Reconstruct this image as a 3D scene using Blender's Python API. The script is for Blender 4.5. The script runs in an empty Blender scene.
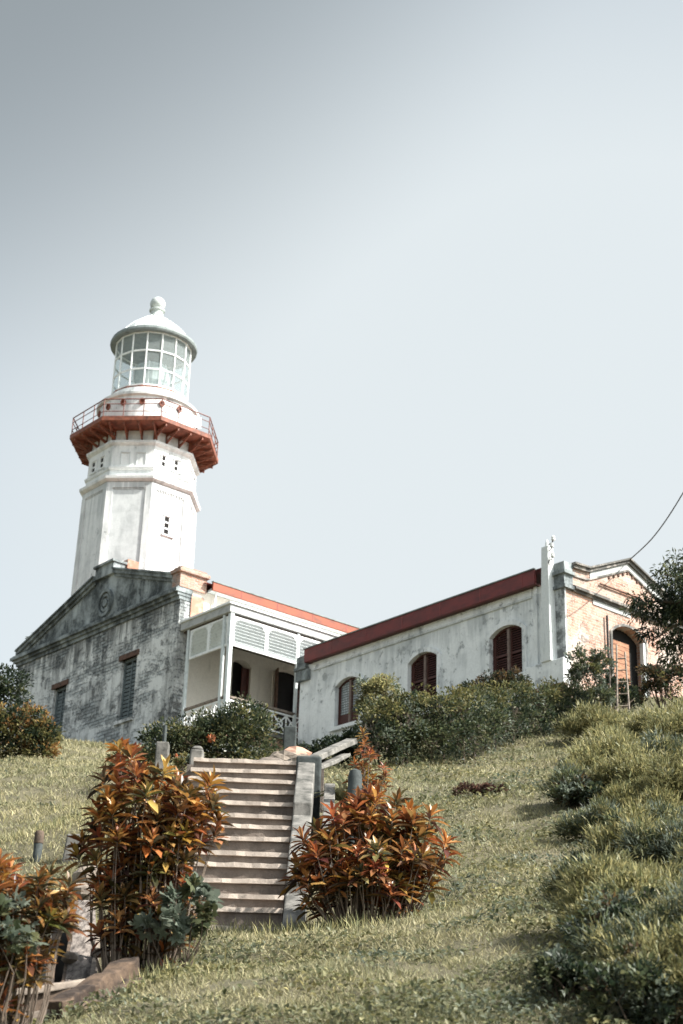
import bpy, math, random
import numpy as np
from math import sin, cos, pi, radians as R
from mathutils import Vector, Matrix

random.seed(7); rng = np.random.default_rng(7)
scene = bpy.context.scene
COL = scene.collection

# ------------------------------------------------------------------ camera model
F = 1600.0
PIT, ROL, YAW = R(23.55), R(1.90), R(139.85)
cp, sp_, cr, sr = cos(PIT), sin(PIT), cos(ROL), sin(ROL)
def ray(px, py):
    X = px-341.5; Z = -(py-512)
    x = cr*X-sr*Z; zc = sr*X+cr*Z
    return np.array([x, cp*F-sp_*zc, sp_*F+cp*zc])
def W(px, py, D):
    """point seen at a photo position, D metres away over the ground"""
    d = ray(px, py); return d*D/math.hypot(d[0], d[1])
A = np.array([sin(YAW), cos(YAW), 0.0]); B = np.array([-A[1], A[0], 0.0])
ROT = math.atan2(A[1], A[0])

cam = bpy.data.cameras.new('camera'); camo = bpy.data.objects.new('camera', cam); COL.objects.link(camo)
cam.sensor_fit = 'VERTICAL'; cam.sensor_height = 36; cam.lens = F/1024*36
cam.clip_start = 0.1; cam.clip_end = 8000
rt = Vector((cr, -sr*sp_, sr*cp)); up = Vector((-sr, -cr*sp_, cr*cp)); fw = Vector((0, cp, sp_))
camo.matrix_world = Matrix(((rt.x, up.x, -fw.x, 0), (rt.y, up.y, -fw.y, 0), (rt.z, up.z, -fw.z, 0), (0, 0, 0, 1)))
cam.dof.use_dof = True; cam.dof.focus_distance = 16.5; cam.dof.aperture_fstop = 3.6
scene.camera = camo

# ------------------------------------------------------------------ mesh helpers
class MB:
    def __init__(s): s.v = []; s.f = []
    def add(s, vs, fs):
        o = len(s.v); s.v += [tuple(v) for v in vs]; s.f += [tuple(i+o for i in f) for f in fs]; return s
    def box(s, x0, x1, y0, y1, z0, z1, m=None):
        vs = [(x, y, z) for z in (z0, z1) for y in (y0, y1) for x in (x0, x1)]
        if m: vs = [m(*v) for v in vs]
        return s.add(vs, [(0, 2, 3, 1), (4, 5, 7, 6), (0, 1, 5, 4), (2, 6, 7, 3), (0, 4, 6, 2), (1, 3, 7, 5)])
    def prism(s, poly, d0, d1, m):
        n = len(poly)
        vs = [m(a, d0, b) for a, b in poly]+[m(a, d1, b) for a, b in poly]
        fs = [tuple(range(n)), tuple(range(2*n-1, n-1, -1))]+[(i, (i+1) % n, (i+1) % n+n, i+n) for i in range(n)]
        return s.add(vs, fs)
    def frustum(s, c0, h0, c1, h1):
        """four sided tapered bar: centres c0, c1 with half sizes (hx, hy)"""
        vs = []
        for c, h in ((c0, h0), (c1, h1)):
            for a, b in ((-1, -1), (1, -1), (1, 1), (-1, 1)): vs.append((c[0]+a*h[0], c[1]+b*h[1], c[2]))
        return s.add(vs, [(3, 2, 1, 0), (4, 5, 6, 7)]+[(i, (i+1) % 4, (i+1) % 4+4, i+4) for i in range(4)])
    def lathe(s, prof, n=48, c=(0, 0), ph=0, close=False):
        vs = []; fs = []
        for r, z in prof:
            for k in range(n):
                a = ph+2*pi*k/n; vs.append((c[0]+r*cos(a), c[1]+r*sin(a), z))
        m = len(prof)
        for j in range(m-1 if not close else m):
            for k in range(n):
                k2 = (k+1) % n; j2 = (j+1) % m
                fs.append((j*n+k, j*n+k2, j2*n+k2, j2*n+k))
        if not close:
            fs.append(tuple(range(n-1, -1, -1))); fs.append(tuple((m-1)*n+k for k in range(n)))
        return s.add(vs, fs)
    def tube(s, pts, r, n=6):
        pts = [Vector(p) for p in pts]; rs = r if hasattr(r, '__len__') else [r]*len(pts)
        vs = []; fs = []
        for i, p in enumerate(pts):
            t = (pts[min(i+1, len(pts)-1)]-pts[max(i-1, 0)])
            if t.length < 1e-9: t = Vector((0, 0, 1))
            t.normalize(); a = t.cross(Vector((0.31, 0.17, 0.93)) if abs(t.z) < .9 else Vector((1, 0.1, 0))).normalized(); b = t.cross(a)
            for k in range(n):
                q = p+a*(rs[i]*cos(2*pi*k/n))+b*(rs[i]*sin(2*pi*k/n)); vs.append(q[:])
        for i in range(len(pts)-1):
            for k in range(n): fs.append((i*n+k, i*n+(k+1) % n, (i+1)*n+(k+1) % n, (i+1)*n+k))
        fs.append(tuple(range(n-1, -1, -1))); fs.append(tuple((len(pts)-1)*n+k for k in range(n)))
        return s.add(vs, fs)
    def build(s, name, mat, parent=None, smooth=False, bevel=0, jitter=0):
        me = bpy.data.meshes.new(name)
        v = s.v
        if jitter:
            v = [tuple(c+random.uniform(-jitter, jitter) for c in p) for p in v]
        me.from_pydata(v, [], s.f); me.update()
        import bmesh
        bm = bmesh.new(); bm.from_mesh(me); bmesh.ops.recalc_face_normals(bm, faces=bm.faces); bm.to_mesh(me); bm.free()
        if smooth:
            me.polygons.foreach_set('use_smooth', [True]*len(me.polygons))
            try: me.set_sharp_from_angle(angle=R(35))
            except Exception: pass
        me.materials.append(mat)
        o = bpy.data.objects.new(name, me); COL.objects.link(o)
        if parent: o.parent = parent
        if bevel:
            b = o.modifiers.new('bevel', 'BEVEL'); b.width = bevel; b.segments = 2; b.limit_method = 'ANGLE'
        return o

def tag(o, label, cat, group=None, kind=None):
    o['label'] = label; o['category'] = cat
    if group: o['group'] = group
    if kind: o['kind'] = kind
    return o
def thing(name, label, cat, loc=(0, 0, 0), rz=0, group=None):
    o = bpy.data.objects.new(name, None); COL.objects.link(o); o.empty_display_size = .2
    o.location = [float(c) for c in loc]; o.rotation_euler = (0, 0, rz); return tag(o, label, cat, group)
def mapA(Y0=0):  return lambda s, d, z: (s, Y0+d, z)        # wall running along local X, depth d inwards (+Y)
def mapB(X0=0):  return lambda s, d, z: (X0-d, s, z)        # wall running along local Y, depth inwards (-X)

# ------------------------------------------------------------------ materials
def newmat(name):
    m = bpy.data.materials.new(name); m.use_nodes = True
    nt = m.node_tree; nt.nodes.clear()
    out = nt.nodes.new('ShaderNodeOutputMaterial'); b = nt.nodes.new('ShaderNodeBsdfPrincipled')
    nt.links.new(b.outputs[0], out.inputs[0]); return m, nt, b, out
class N:
    def __init__(s, nt): s.nt = nt; s.tc = nt.nodes.new('ShaderNodeTexCoord')
    def link(s, a, b): s.nt.links.new(a, b)
    def mapping(s, sc=(1, 1, 1), loc=(0, 0, 0), src=None, rot=(0, 0, 0)):
        n = s.nt.nodes.new('ShaderNodeMapping'); s.link(src or s.tc.outputs['Object'], n.inputs[0])
        n.inputs['Scale'].default_value = sc; n.inputs['Location'].default_value = loc; n.inputs['Rotation'].default_value = rot; return n.outputs[0]
    def noise(s, scale, detail=6, rough=.6, vec=None, dist=0):
        n = s.nt.nodes.new('ShaderNodeTexNoise'); n.inputs['Scale'].default_value = scale; n.inputs['Detail'].default_value = detail
        n.inputs['Roughness'].default_value = rough; n.inputs['Distortion'].default_value = dist
        s.link(vec or s.tc.outputs['Object'], n.inputs['Vector']); return n.outputs[0]
    def ramp(s, src, stops, interp='LINEAR'):
        n = s.nt.nodes.new('ShaderNodeValToRGB'); s.link(src, n.inputs[0]); n.color_ramp.interpolation = interp
        el = n.color_ramp.elements
        while len(el) > len(stops): el.remove(el[-1])
        while len(el) < len(stops): el.new(.5)
        for e, (p, c) in zip(el, stops):
            e.position = p; e.color = (c, c, c, 1) if not hasattr(c, '__len__') else (*c[:3], 1)
        return n.outputs[0]
    def math(s, op, a, b=0.0, clamp=False):
        n = s.nt.nodes.new('ShaderNodeMath'); n.operation = op; n.use_clamp = clamp
        for i, v in ((0, a), (1, b)):
            if isinstance(v, (int, float)): n.inputs[i].default_value = v
            else: s.link(v, n.inputs[i])
        return n.outputs[0]
    def mix(s, f, a, b, mode='MIX'):
        n = s.nt.nodes.new('ShaderNodeMix'); n.data_type = 'RGBA'; n.blend_type = mode
        for k, v in ((0, f), (6, a), (7, b)):
            if isinstance(v, (int, float)): n.inputs[k].default_value = v
            elif isinstance(v, tuple): n.inputs[k].default_value = (*v[:3], 1)
            else: s.link(v, n.inputs[k])
        return n.outputs[2]
    def sepxyz(s, src=None):
        n = s.nt.nodes.new('ShaderNodeSeparateXYZ'); s.link(src or s.tc.outputs['Object'], n.inputs[0]); return n.outputs
    def comb(s, x, y, z):
        n = s.nt.nodes.new('ShaderNodeCombineXYZ')
        for i, v in enumerate((x, y, z)):
            if isinstance(v, (int, float)): n.inputs[i].default_value = v
            else: s.link(v, n.inputs[i])
        return n.outputs[0]
    def bump(s, h, strength, dist, bsdf):
        n = s.nt.nodes.new('ShaderNodeBump'); n.inputs['Strength'].default_value = strength; n.inputs['Distance'].default_value = dist
        s.link(h, n.inputs['Height']); s.link(n.outputs[0], bsdf.inputs['Normal'])

def wallvec(n):
    x, y, z = n.sepxyz()
    return n.comb(n.math('ADD', x, y), z, 0.0)
def plaster(name, base, stain, lo=.5, hi=.62, streak=.5, brick=None, cover=(.55, .6), rough=.9, grime_scale=.9, seed=0, bump=.35, mould=None, chip=.66, run=None):
    m, nt, b, out = newmat(name); n = N(nt)
    o = n.mapping(loc=(seed*3.1, seed*1.7, seed*.9))
    big = n.noise(grime_scale, 9, .68, o, .3)
    st = n.noise(1.6, 6, .65, n.mapping((1.6, 1.6, .22), (seed, 0, 0)), .2)
    fine = n.noise(14, 5, .7, o)
    tone = n.mix(n.ramp(fine, [(.3, 0), (.7, 1)]), tuple(c*.86 for c in base), tuple(min(1, c*1.04) for c in base))
    f = n.math('ADD', n.math('MULTIPLY', big, 1-streak), n.math('MULTIPLY', st, streak))
    f = n.math('ADD', f, n.math('MULTIPLY', n.math('SUBTRACT', fine, .5), .18))
    mask = n.ramp(f, [(lo, 0), (hi, 1)])
    col = n.mix(n.math('MULTIPLY', mask, .85), tone, stain)
    chips = n.ramp(n.math('ADD', n.noise(3.6, 10, .78, n.mapping((1, 1, .8), (seed*2, 3, seed))), n.math('MULTIPLY', n.math('SUBTRACT', big, .5), .5)), [(chip, 0), (chip+.05, 1)])
    col = n.mix(n.math('MULTIPLY', chips, .85), col, tuple(c*.55+b_*.12 for c, b_ in zip(stain, base)))
    if run:
        zz = n.sepxyz()[2]; fac = n.math('DIVIDE', n.math('SUBTRACT', zz, run[0]-run[1]), run[1], True)
        under = n.math('LESS_THAN', zz, run[0]+.02)
        sk = n.noise(4.2, 5, .7, n.mapping((1, 1, .07), (seed, 1, 0)), .1)
        fr_m = n.ramp(n.math('ADD', sk, n.math('MULTIPLY', n.math('SUBTRACT', fac, .5), .32)), [(.50, 0), (.66, 1)])
        col = n.mix(n.math('MULTIPLY', n.math('MULTIPLY', fr_m, under), run[2]), col, stain)
    h = n.math('ADD', n.math('MULTIPLY', fine, .4), n.math('MULTIPLY', chips, -.6))
    if mould:   # blackened courses showing through thin render
        bt = nt.nodes.new('ShaderNodeTexBrick'); n.link(wallvec(n), bt.inputs['Vector'])
        bt.inputs['Scale'].default_value = 1; bt.inputs['Brick Width'].default_value = .34; bt.inputs['Row Height'].default_value = .13
        bt.inputs['Mortar Size'].default_value = .022; bt.inputs['Mortar Smooth'].default_value = .4; bt.inputs['Bias'].default_value = 0
        bt.inputs['Color1'].default_value = (*mould[0], 1); bt.inputs['Color2'].default_value = (*mould[1], 1); bt.inputs['Mortar'].default_value = (*mould[2], 1)
        wv = n.noise(1.1, 10, .72, n.mapping((.55, .55, 1.3), (seed+4, 2, 1)), .5)
        mk = n.ramp(n.math('ADD', wv, n.math('MULTIPLY', n.math('SUBTRACT', fine, .5), .35)), [(mould[3], 0), (mould[4], 1)])
        col = n.mix(mk, col, n.mix(.75, col, bt.outputs[0]))
        h = n.math('ADD', h, n.math('MULTIPLY', mk, n.math('MULTIPLY', bt.outputs[1], -.8)))
    if brick:
        bt = nt.nodes.new('ShaderNodeTexBrick'); n.link(wallvec(n), bt.inputs['Vector'])
        bt.inputs['Scale'].default_value = 1; bt.inputs['Brick Width'].default_value = .24; bt.inputs['Row Height'].default_value = .085
        bt.inputs['Mortar Size'].default_value = .012; bt.inputs['Mortar Smooth'].default_value = .3
        bt.inputs['Color1'].default_value = (*brick[0], 1); bt.inputs['Color2'].default_value = (*brick[1], 1); bt.inputs['Mortar'].default_value = (*brick[2], 1)
        bc = n.mix(n.ramp(n.noise(2.2, 6, .7, o), [(.42, 0), (.7, .5)]), bt.outputs[0], tuple(c*.75+.12 for c in base))
        bc = n.mix(n.ramp(n.noise(5, 8, .75, o), [(.6, 0), (.72, .8)]), bc, stain)
        mk = n.ramp(n.math('ADD', n.noise(.6, 8, .7, n.mapping(loc=(seed+9, 5, 2))), n.math('MULTIPLY', n.math('SUBTRACT', fine, .5), .15)), [(cover[0], 0), (cover[1], 1)])
        col = n.mix(mk, col, bc)
        h = n.math('ADD', h, n.math('MULTIPLY', mk, n.math('ADD', n.math('MULTIPLY', bt.outputs[1], -.6), -.3)))
    n.link(col, b.inputs['Base Color']); b.inputs['Roughness'].default_value = rough; b.inputs['Specular IOR Level'].default_value = .2
    n.bump(h, bump, .03, b); return m
def simple(name, base, dark=None, rough=.7, sc=4, lo=.45, hi=.7, metal=0, bump=.15, vec=(1, 1, 1), spec=.3):
    m, nt, b, out = newmat(name); n = N(nt)
    nz = n.noise(sc, 7, .65, n.mapping(vec))
    dark = dark or tuple(c*.6 for c in base)
    n.link(n.mix(n.ramp(nz, [(lo, 0), (hi, 1)]), base, dark), b.inputs['Base Color'])
    b.inputs['Roughness'].default_value = rough; b.inputs['Metallic'].default_value = metal; b.inputs['Specular IOR Level'].default_value = spec
    n.bump(nz, bump, .02, b); return m
def leafmat(name, rough=.5, trans=.35, spec=.35):
    m, nt, b, out = newmat(name)
    at = nt.nodes.new('ShaderNodeAttribute'); at.attribute_name = 'Col'
    nt.links.new(at.outputs['Color'], b.inputs['Base Color'])
    b.inputs['Roughness'].default_value = rough; b.inputs['Specular IOR Level'].default_value = spec
    tr = nt.nodes.new('ShaderNodeBsdfTranslucent'); nt.links.new(at.outputs['Color'], tr.inputs[0])
    mx = nt.nodes.new('ShaderNodeMixShader'); mx.inputs[0].default_value = trans
    nt.links.new(b.outputs[0], mx.inputs[1]); nt.links.new(tr.outputs[0], mx.inputs[2]); nt.links.new(mx.outputs[0], out.inputs[0]); return m

M = {}
M['tower'] = plaster('tower_render', (.80, .82, .82), (.36, .39, .40), .47, .66, .6, seed=1, grime_scale=.8, bump=.6, chip=.60, run=(14.56, 3.0, .6))
M['tower_patch'] = plaster('tower_patched_render', (.66, .69, .70), (.42, .45, .46), .45, .6, .4, seed=5, grime_scale=1.4, bump=.6)
M['right'] = plaster('lime_washed_wall', (.84, .865, .87), (.40, .43, .445), .49, .66, .5, seed=2, bump=.6, chip=.575, run=(4.84, 1.2, .48))
M['left'] = plaster('blackened_render', (.76, .775, .77), (.085, .09, .09), .46, .62, .45, seed=3, grime_scale=.55, mould=((.045, .055, .06), (.36, .40, .41), (.03, .036, .04), .48, .58), bump=.9, chip=.575, run=(5.85, 1.8, .8))
M['leftdark'] = plaster('black_moulding', (.34, .38, .39), (.035, .042, .045), .40, .56, .4, seed=4, bump=.8, grime_scale=1.6)
M['leftmid'] = plaster('pediment_render', (.42, .46, .47), (.03, .038, .04), .38, .56, .35, seed=11, bump=.8, grime_scale=.9, chip=.56)
M['verandah_wall'] = plaster('verandah_plaster', (.66, .62, .55), (.24, .22, .2), .55, .7, .6, seed=6)
M['brick'] = plaster('peeling_brick_wall', (.52, .45, .40), (.17, .15, .14), .6, .75, .3, brick=((.37, .185, .13), (.48, .30, .225), (.46, .39, .345)), cover=(.40, .50), seed=7, bump=.9, chip=.555, run=(4.75, 1.5, .55))
M['brickcap'] = plaster('brick_cap', (.50, .46, .43), (.06, .06, .06), .42, .54, .3, brick=((.30, .14, .09), (.40, .24, .17), (.36, .31, .28)), cover=(.44, .5), seed=8, bump=.9)
M['orange_brick'] = simple('orange_brick', (.36, .19, .135), (.46, .34, .28), .9, 3)
M['brickcorn'] = plaster('weathered_cornice', (.46, .42, .385), (.045, .05, .05), .39, .51, .3, seed=9, grime_scale=2.2, bump=.9)
M['white'] = simple('white_paint', (.78, .80, .80), (.45, .47, .47), .6, 5, .55, .75)
M['greywhite'] = simple('grey_white_paint', (.62, .67, .68), (.38, .42, .43), .6, 6, .5, .75)
M['concrete'] = simple('grey_concrete', (.21, .20, .185), (.06, .06, .055), .9, 5, .38, .62, bump=.6)
M['slab'] = simple('slab_concrete', (.42, .43, .43), (.20, .21, .21), .85, 3, .5, .75, bump=.3)
M['red'] = simple('dark_red_fascia', (.175, .038, .036), (.085, .03, .03), .6, 3.5, .42, .68, vec=(.5, 1, 1))
M['orangered'] = simple('orange_red_fascia', (.25, .068, .036), (.14, .05, .036), .6, 3.5, .42, .68, vec=(1, .5, 1))
M['rust'] = simple('red_oxide_iron', (.25, .085, .05), (.08, .034, .025), .6, 5, .42, .7)
M['railrust'] = simple('rusty_rail_paint', (.15, .055, .045), (.3, .18, .16), .6, 9, .5, .65)
M['roof'] = simple('roof_sheet', (.22, .05, .045), (.13, .03, .03), .5, 2)
M['shutter'] = simple('brown_shutter', (.085, .028, .022), (.035, .018, .016), .6, 9, .4, .7, vec=(1, 1, 6))
M['shuttermull'] = simple('worn_shutter_post', (.20, .15, .13), (.10, .06, .05), .7, 8)
M['greywood'] = simple('grey_shutter', (.14, .17, .18), (.05, .06, .065), .7, 8)
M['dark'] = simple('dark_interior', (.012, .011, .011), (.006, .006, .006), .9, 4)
M['lintel'] = simple('brick_lintel', (.13, .075, .055), (.05, .036, .03), .9, 7)
M['oldwood'] = simple('weathered_timber', (.115, .082, .06), (.035, .027, .022), .85, 7, .4, .65, vec=(1, 1, 1), bump=.7)
M['bark'] = simple('split_timber', (.11, .075, .052), (.035, .025, .02), .9, 5, .42, .58, vec=(1, 1, 1), bump=1)
M['palewood'] = simple('bleached_board', (.27, .225, .185), (.11, .09, .075), .85, 7, .4, .65, bump=.6)
M['orangewood'] = simple('sun_bleached_shutter', (.38, .20, .12), (.17, .08, .05), .8, 6, .42, .62, vec=(.6, .6, 5), bump=.6)
M['darkpost'] = simple('dark_post', (.055, .065, .065), (.02, .024, .024), .8, 9, bump=.5)
M['iron'] = simple('dark_iron', (.05, .045, .045), (.025, .02, .02), .5, 9, metal=.5)
M['dome'] = simple('dome_sheet', (.54, .58, .57), (.32, .36, .35), .42, 2.5, .45, .75, spec=.5)
M['eave'] = simple('dome_eave_iron', (.20, .23, .23), (.10, .12, .12), .6, 4)
M['stem'] = simple('plant_stem', (.10, .075, .055), (.045, .035, .028), .85, 9)
M['palestem'] = simple('pale_plant_stem', (.19, .15, .12), (.07, .055, .045), .85, 9)
M['ceramic'] = simple('ceramic', (.7, .72, .72), (.3, .32, .32), .25, 9)
M['cable'] = simple('cable', (.06, .06, .06), None, .6, 9)
M['cloth'] = simple('lens_cover', (.50, .55, .55), (.30, .34, .34), .7, 2)
M['leaf'] = leafmat('leaf', .5, .4); M['croton'] = leafmat('croton_leaf', .38, .28, .5); M['grass'] = leafmat('grass_blade', .6, .3, .25)
m, nt, b, out = newmat('lantern_glass'); M['glass'] = m
b.inputs['Base Color'].default_value = (.55, .62, .63, 1); b.inputs['Roughness'].default_value = .08
tr = nt.nodes.new('ShaderNodeBsdfTransparent'); tr.inputs[0].default_value = (.86, .9, .9, 1)
mx = nt.nodes.new('ShaderNodeMixShader'); mx.inputs[0].default_value = .24
nt.links.new(tr.outputs[0], mx.inputs[1]); nt.links.new(b.outputs[0], mx.inputs[2]); nt.links.new(mx.outputs[0], out.inputs[0])
m, nt, b, out = newmat('capiz_pane'); M['capiz'] = m; n = N(nt)
bt = nt.nodes.new('ShaderNodeTexBrick'); n.link(wallvec(n), bt.inputs['Vector']); bt.offset = 0
bt.inputs['Scale'].default_value = 1; bt.inputs['Brick Width'].default_value = .085; bt.inputs['Row Height'].default_value = .085; bt.inputs['Mortar Size'].default_value = .012
bt.inputs['Color1'].default_value = (.42, .46, .47, 1); bt.inputs['Color2'].default_value = (.27, .31, .32, 1); bt.inputs['Mortar'].default_value = (.05, .05, .05, 1)
n.link(bt.outputs[0], b.inputs['Base Color']); b.inputs['Roughness'].default_value = .45
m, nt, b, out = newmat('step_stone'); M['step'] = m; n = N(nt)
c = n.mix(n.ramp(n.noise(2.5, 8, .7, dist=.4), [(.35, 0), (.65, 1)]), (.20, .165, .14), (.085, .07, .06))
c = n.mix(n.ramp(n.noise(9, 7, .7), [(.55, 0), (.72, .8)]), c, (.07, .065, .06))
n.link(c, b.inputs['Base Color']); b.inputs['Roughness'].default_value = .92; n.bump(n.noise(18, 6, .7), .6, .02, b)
m, nt, b, out = newmat('sunlit_tread_stone'); M['tread'] = m; n = N(nt)  # lighter copy of the step stone: sun on the nosings put into the colour
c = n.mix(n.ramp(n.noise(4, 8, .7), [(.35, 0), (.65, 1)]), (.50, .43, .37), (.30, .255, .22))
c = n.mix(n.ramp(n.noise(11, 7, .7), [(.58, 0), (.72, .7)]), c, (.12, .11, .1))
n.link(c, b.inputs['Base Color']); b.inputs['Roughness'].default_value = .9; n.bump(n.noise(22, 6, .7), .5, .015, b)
m, nt, b, out = newmat('hillside_soil'); M['soil'] = m; n = N(nt)
c = n.mix(n.ramp(n.noise(.35, 8, .7), [(.35, 0), (.65, 1)]), (.11, .10, .055), (.16, .14, .085))
c = n.mix(n.ramp(n.noise(3.2, 8, .75), [(.45, 0), (.7, 1)]), c, (.05, .048, .028))
n.link(c, b.inputs['Base Color']); b.inputs['Roughness'].default_value = 1; n.bump(n.noise(9, 8, .75), .8, .06, b)

# ------------------------------------------------------------------ terrain
C1 = np.array([-5.650, 53.704, 20.154]); C2 = np.array([6.578, 43.505, 16.816]); TW = np.array([-8.986, 65.385, 0.0])
def fr(O, x, y): return O[0]+A[0]*x+B[0]*y, O[1]+A[1]*x+B[1]*y
ctrl = [(0, 0, -1.6), (-4, -4, -2.2), (4, -4, -2.2), (0, 4, -.45), (-3, 5, -.2), (3, 5, -.3)]
def gp(px, py, D, dz=0): p = W(px, py, D); ctrl.append((p[0], p[1], p[2]+dz))
for a in ((341, 1024, 8.5), (600, 1040, 8), (760, 1000, 8.5), (150, 1024, 8.8), (0, 1040, 8.6), (-80, 1000, 10), (250, 930, 13.6), (180, 945, 12.8), (370, 925, 13.8),
          (440, 895, 15), (520, 850, 17.5), (440, 790, 22), (380, 775, 24), (450, 767, 26.5), (540, 742, 29.5), (620, 722, 32), (700, 712, 33), (600, 900, 12.5), (720, 860, 14), (620, 810, 19),
          (30, 762, 32), (90, 768, 29), (-60, 765, 33), (50, 850, 19), (-60, 840, 20), (110, 800, 23), (60, 905, 14.5), (0, 900, 15), (150, 960, 12), (70, 965, 12)): gp(*a)
for a in ((588, 720, 36), (665, 718, 37), (500, 727, 34), (740, 716, 38)): gp(*a)
for y, z in ((14.2, 2.15), (15.4, 2.95), (16.6, 3.75), (17.7, 4.4), (19, 4.75)):
    ctrl += [(-1.75, y, z+.02), (-.95, y, z-.1), (-.05, y, z-.15 if y < 16 else z-.35)]
ctrl += [(-1, 22, 5.4), (-2.5, 25, 6.3), (-2, 42, 10.8), (0, 33, 8.6), (-10, 45, 12)]
for x, y, z in ((0, 0, 14.1), (-6, 0, 15.0), (-11.4, 0, 15.5), (4, 2, 13.3), (0, 12, 14.6), (-11.4, 12, 15.4)): ctrl.append((*fr(C1, x, y), z))
for x, y, z in ((.4, -.5, 13.2), (-6, -.5, 13.2), (-12, -.5, 13.2), (0, 6, 13.5), (-12, 6, 14), (3, 3, 13.2)): ctrl.append((*fr(C2, x, y), z))
for a in range(0, 360, 24):
    for d in (110, 220):
        x, y = d*sin(R(a)), d*cos(R(a)); ctrl.append((x, y, 13*max(0, cos(R(a)))*(1 if d < 150 else .5)-4-(d-110)*.04))
ctrl = np.array(ctrl)
def _phi(r2): return np.where(r2 > 1e-12, .5*r2*np.log(np.maximum(r2, 1e-12)), 0)
_n = len(ctrl); _s = 10.0
_P = ctrl[:, :2]/_s
_K = _phi(((_P[:, None]-_P[None])**2).sum(-1))+np.eye(_n)*.004
_Q = np.hstack([np.ones((_n, 1)), _P]); _Am = np.block([[_K, _Q], [_Q.T, np.zeros((3, 3))]])
_w = np.linalg.solve(_Am, np.concatenate([ctrl[:, 2], np.zeros(3)]))
def hgt(x, y):
    x = np.atleast_1d(np.asarray(x, float)); y = np.atleast_1d(np.asarray(y, float)); o = np.empty(len(x))
    d = np.hypot(x, y); sc = np.where(d > 220, 220/np.maximum(d, 1e-6), 1.0)
    X = np.stack([x*sc, y*sc], 1)/_s
    for i in range(0, len(x), 20000):
        k = _phi(((X[i:i+20000, None]-_P[None])**2).sum(-1)); o[i:i+20000] = k@_w[:_n]+_w[_n]+X[i:i+20000]@_w[_n+1:]
    b = .05*np.sin(x*2.1+1.3*np.sin(y*1.1))*np.sin(y*1.7+1)+.025*np.sin(x*5.3+y*2.2)*np.sin(y*4.1-x)
    bw = np.clip((d-5)/5, 0, 1)*np.where((x > -2.1) & (x < .3) & (y > 13) & (y < 19), .2, 1)
    return o+b*bw-.42*np.exp(-(((x+1.95)/.6)**2+((y-10.9)/1.7)**2)**1.5)-np.maximum(0, d-220)*.06
def H(x, y): return float(hgt(x, y)[0])
def ghit(px, py, d0=6.0, d1=60.0):
    """first point of the hillside met along the sight line"""
    Ds = np.linspace(d0, d1, 1100); d = ray(px, py); d = d/math.hypot(d[0], d[1]); P = Ds[:, None]*d[None]
    h = hgt(P[:, 0], P[:, 1]); k = np.argmax(h >= P[:, 2]); k = k if h[k] >= P[k, 2] else len(Ds)-1
    return (float(P[k, 0]), float(P[k, 1]), float(h[k])), float(Ds[k])
na, rr = 288, [0]+list(np.geomspace(1.0, 60, 150))+list(np.geomspace(63, 3500, 34))
xs = []; ys = []
ang = np.concatenate([np.linspace(-28, 28, 190, endpoint=False), np.linspace(28, 332, 98, endpoint=False)])
na = len(ang)
for r_ in rr[1:]:
    xs.append(r_*np.sin(np.radians(ang))); ys.append(r_*np.cos(np.radians(ang)))
xs = np.concatenate([[0.0]]+xs); ys = np.concatenate([[0.0]]+ys); zs = hgt(xs, ys)
fs = [(0, 1+(k+1) % na, 1+k) for k in range(na)]
for j in range(len(rr)-2):
    for k in range(na):
        k2 = (k+1) % na; a = 1+j*na; fs.append((a+k, a+k2, a+na+k2, a+na+k))
gb = MB(); gb.v = list(zip(xs.tolist(), ys.tolist(), zs.tolist())); gb.f = fs
g = gb.build('ground', M['soil'], smooth=True); g['kind'] = 'structure'

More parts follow.
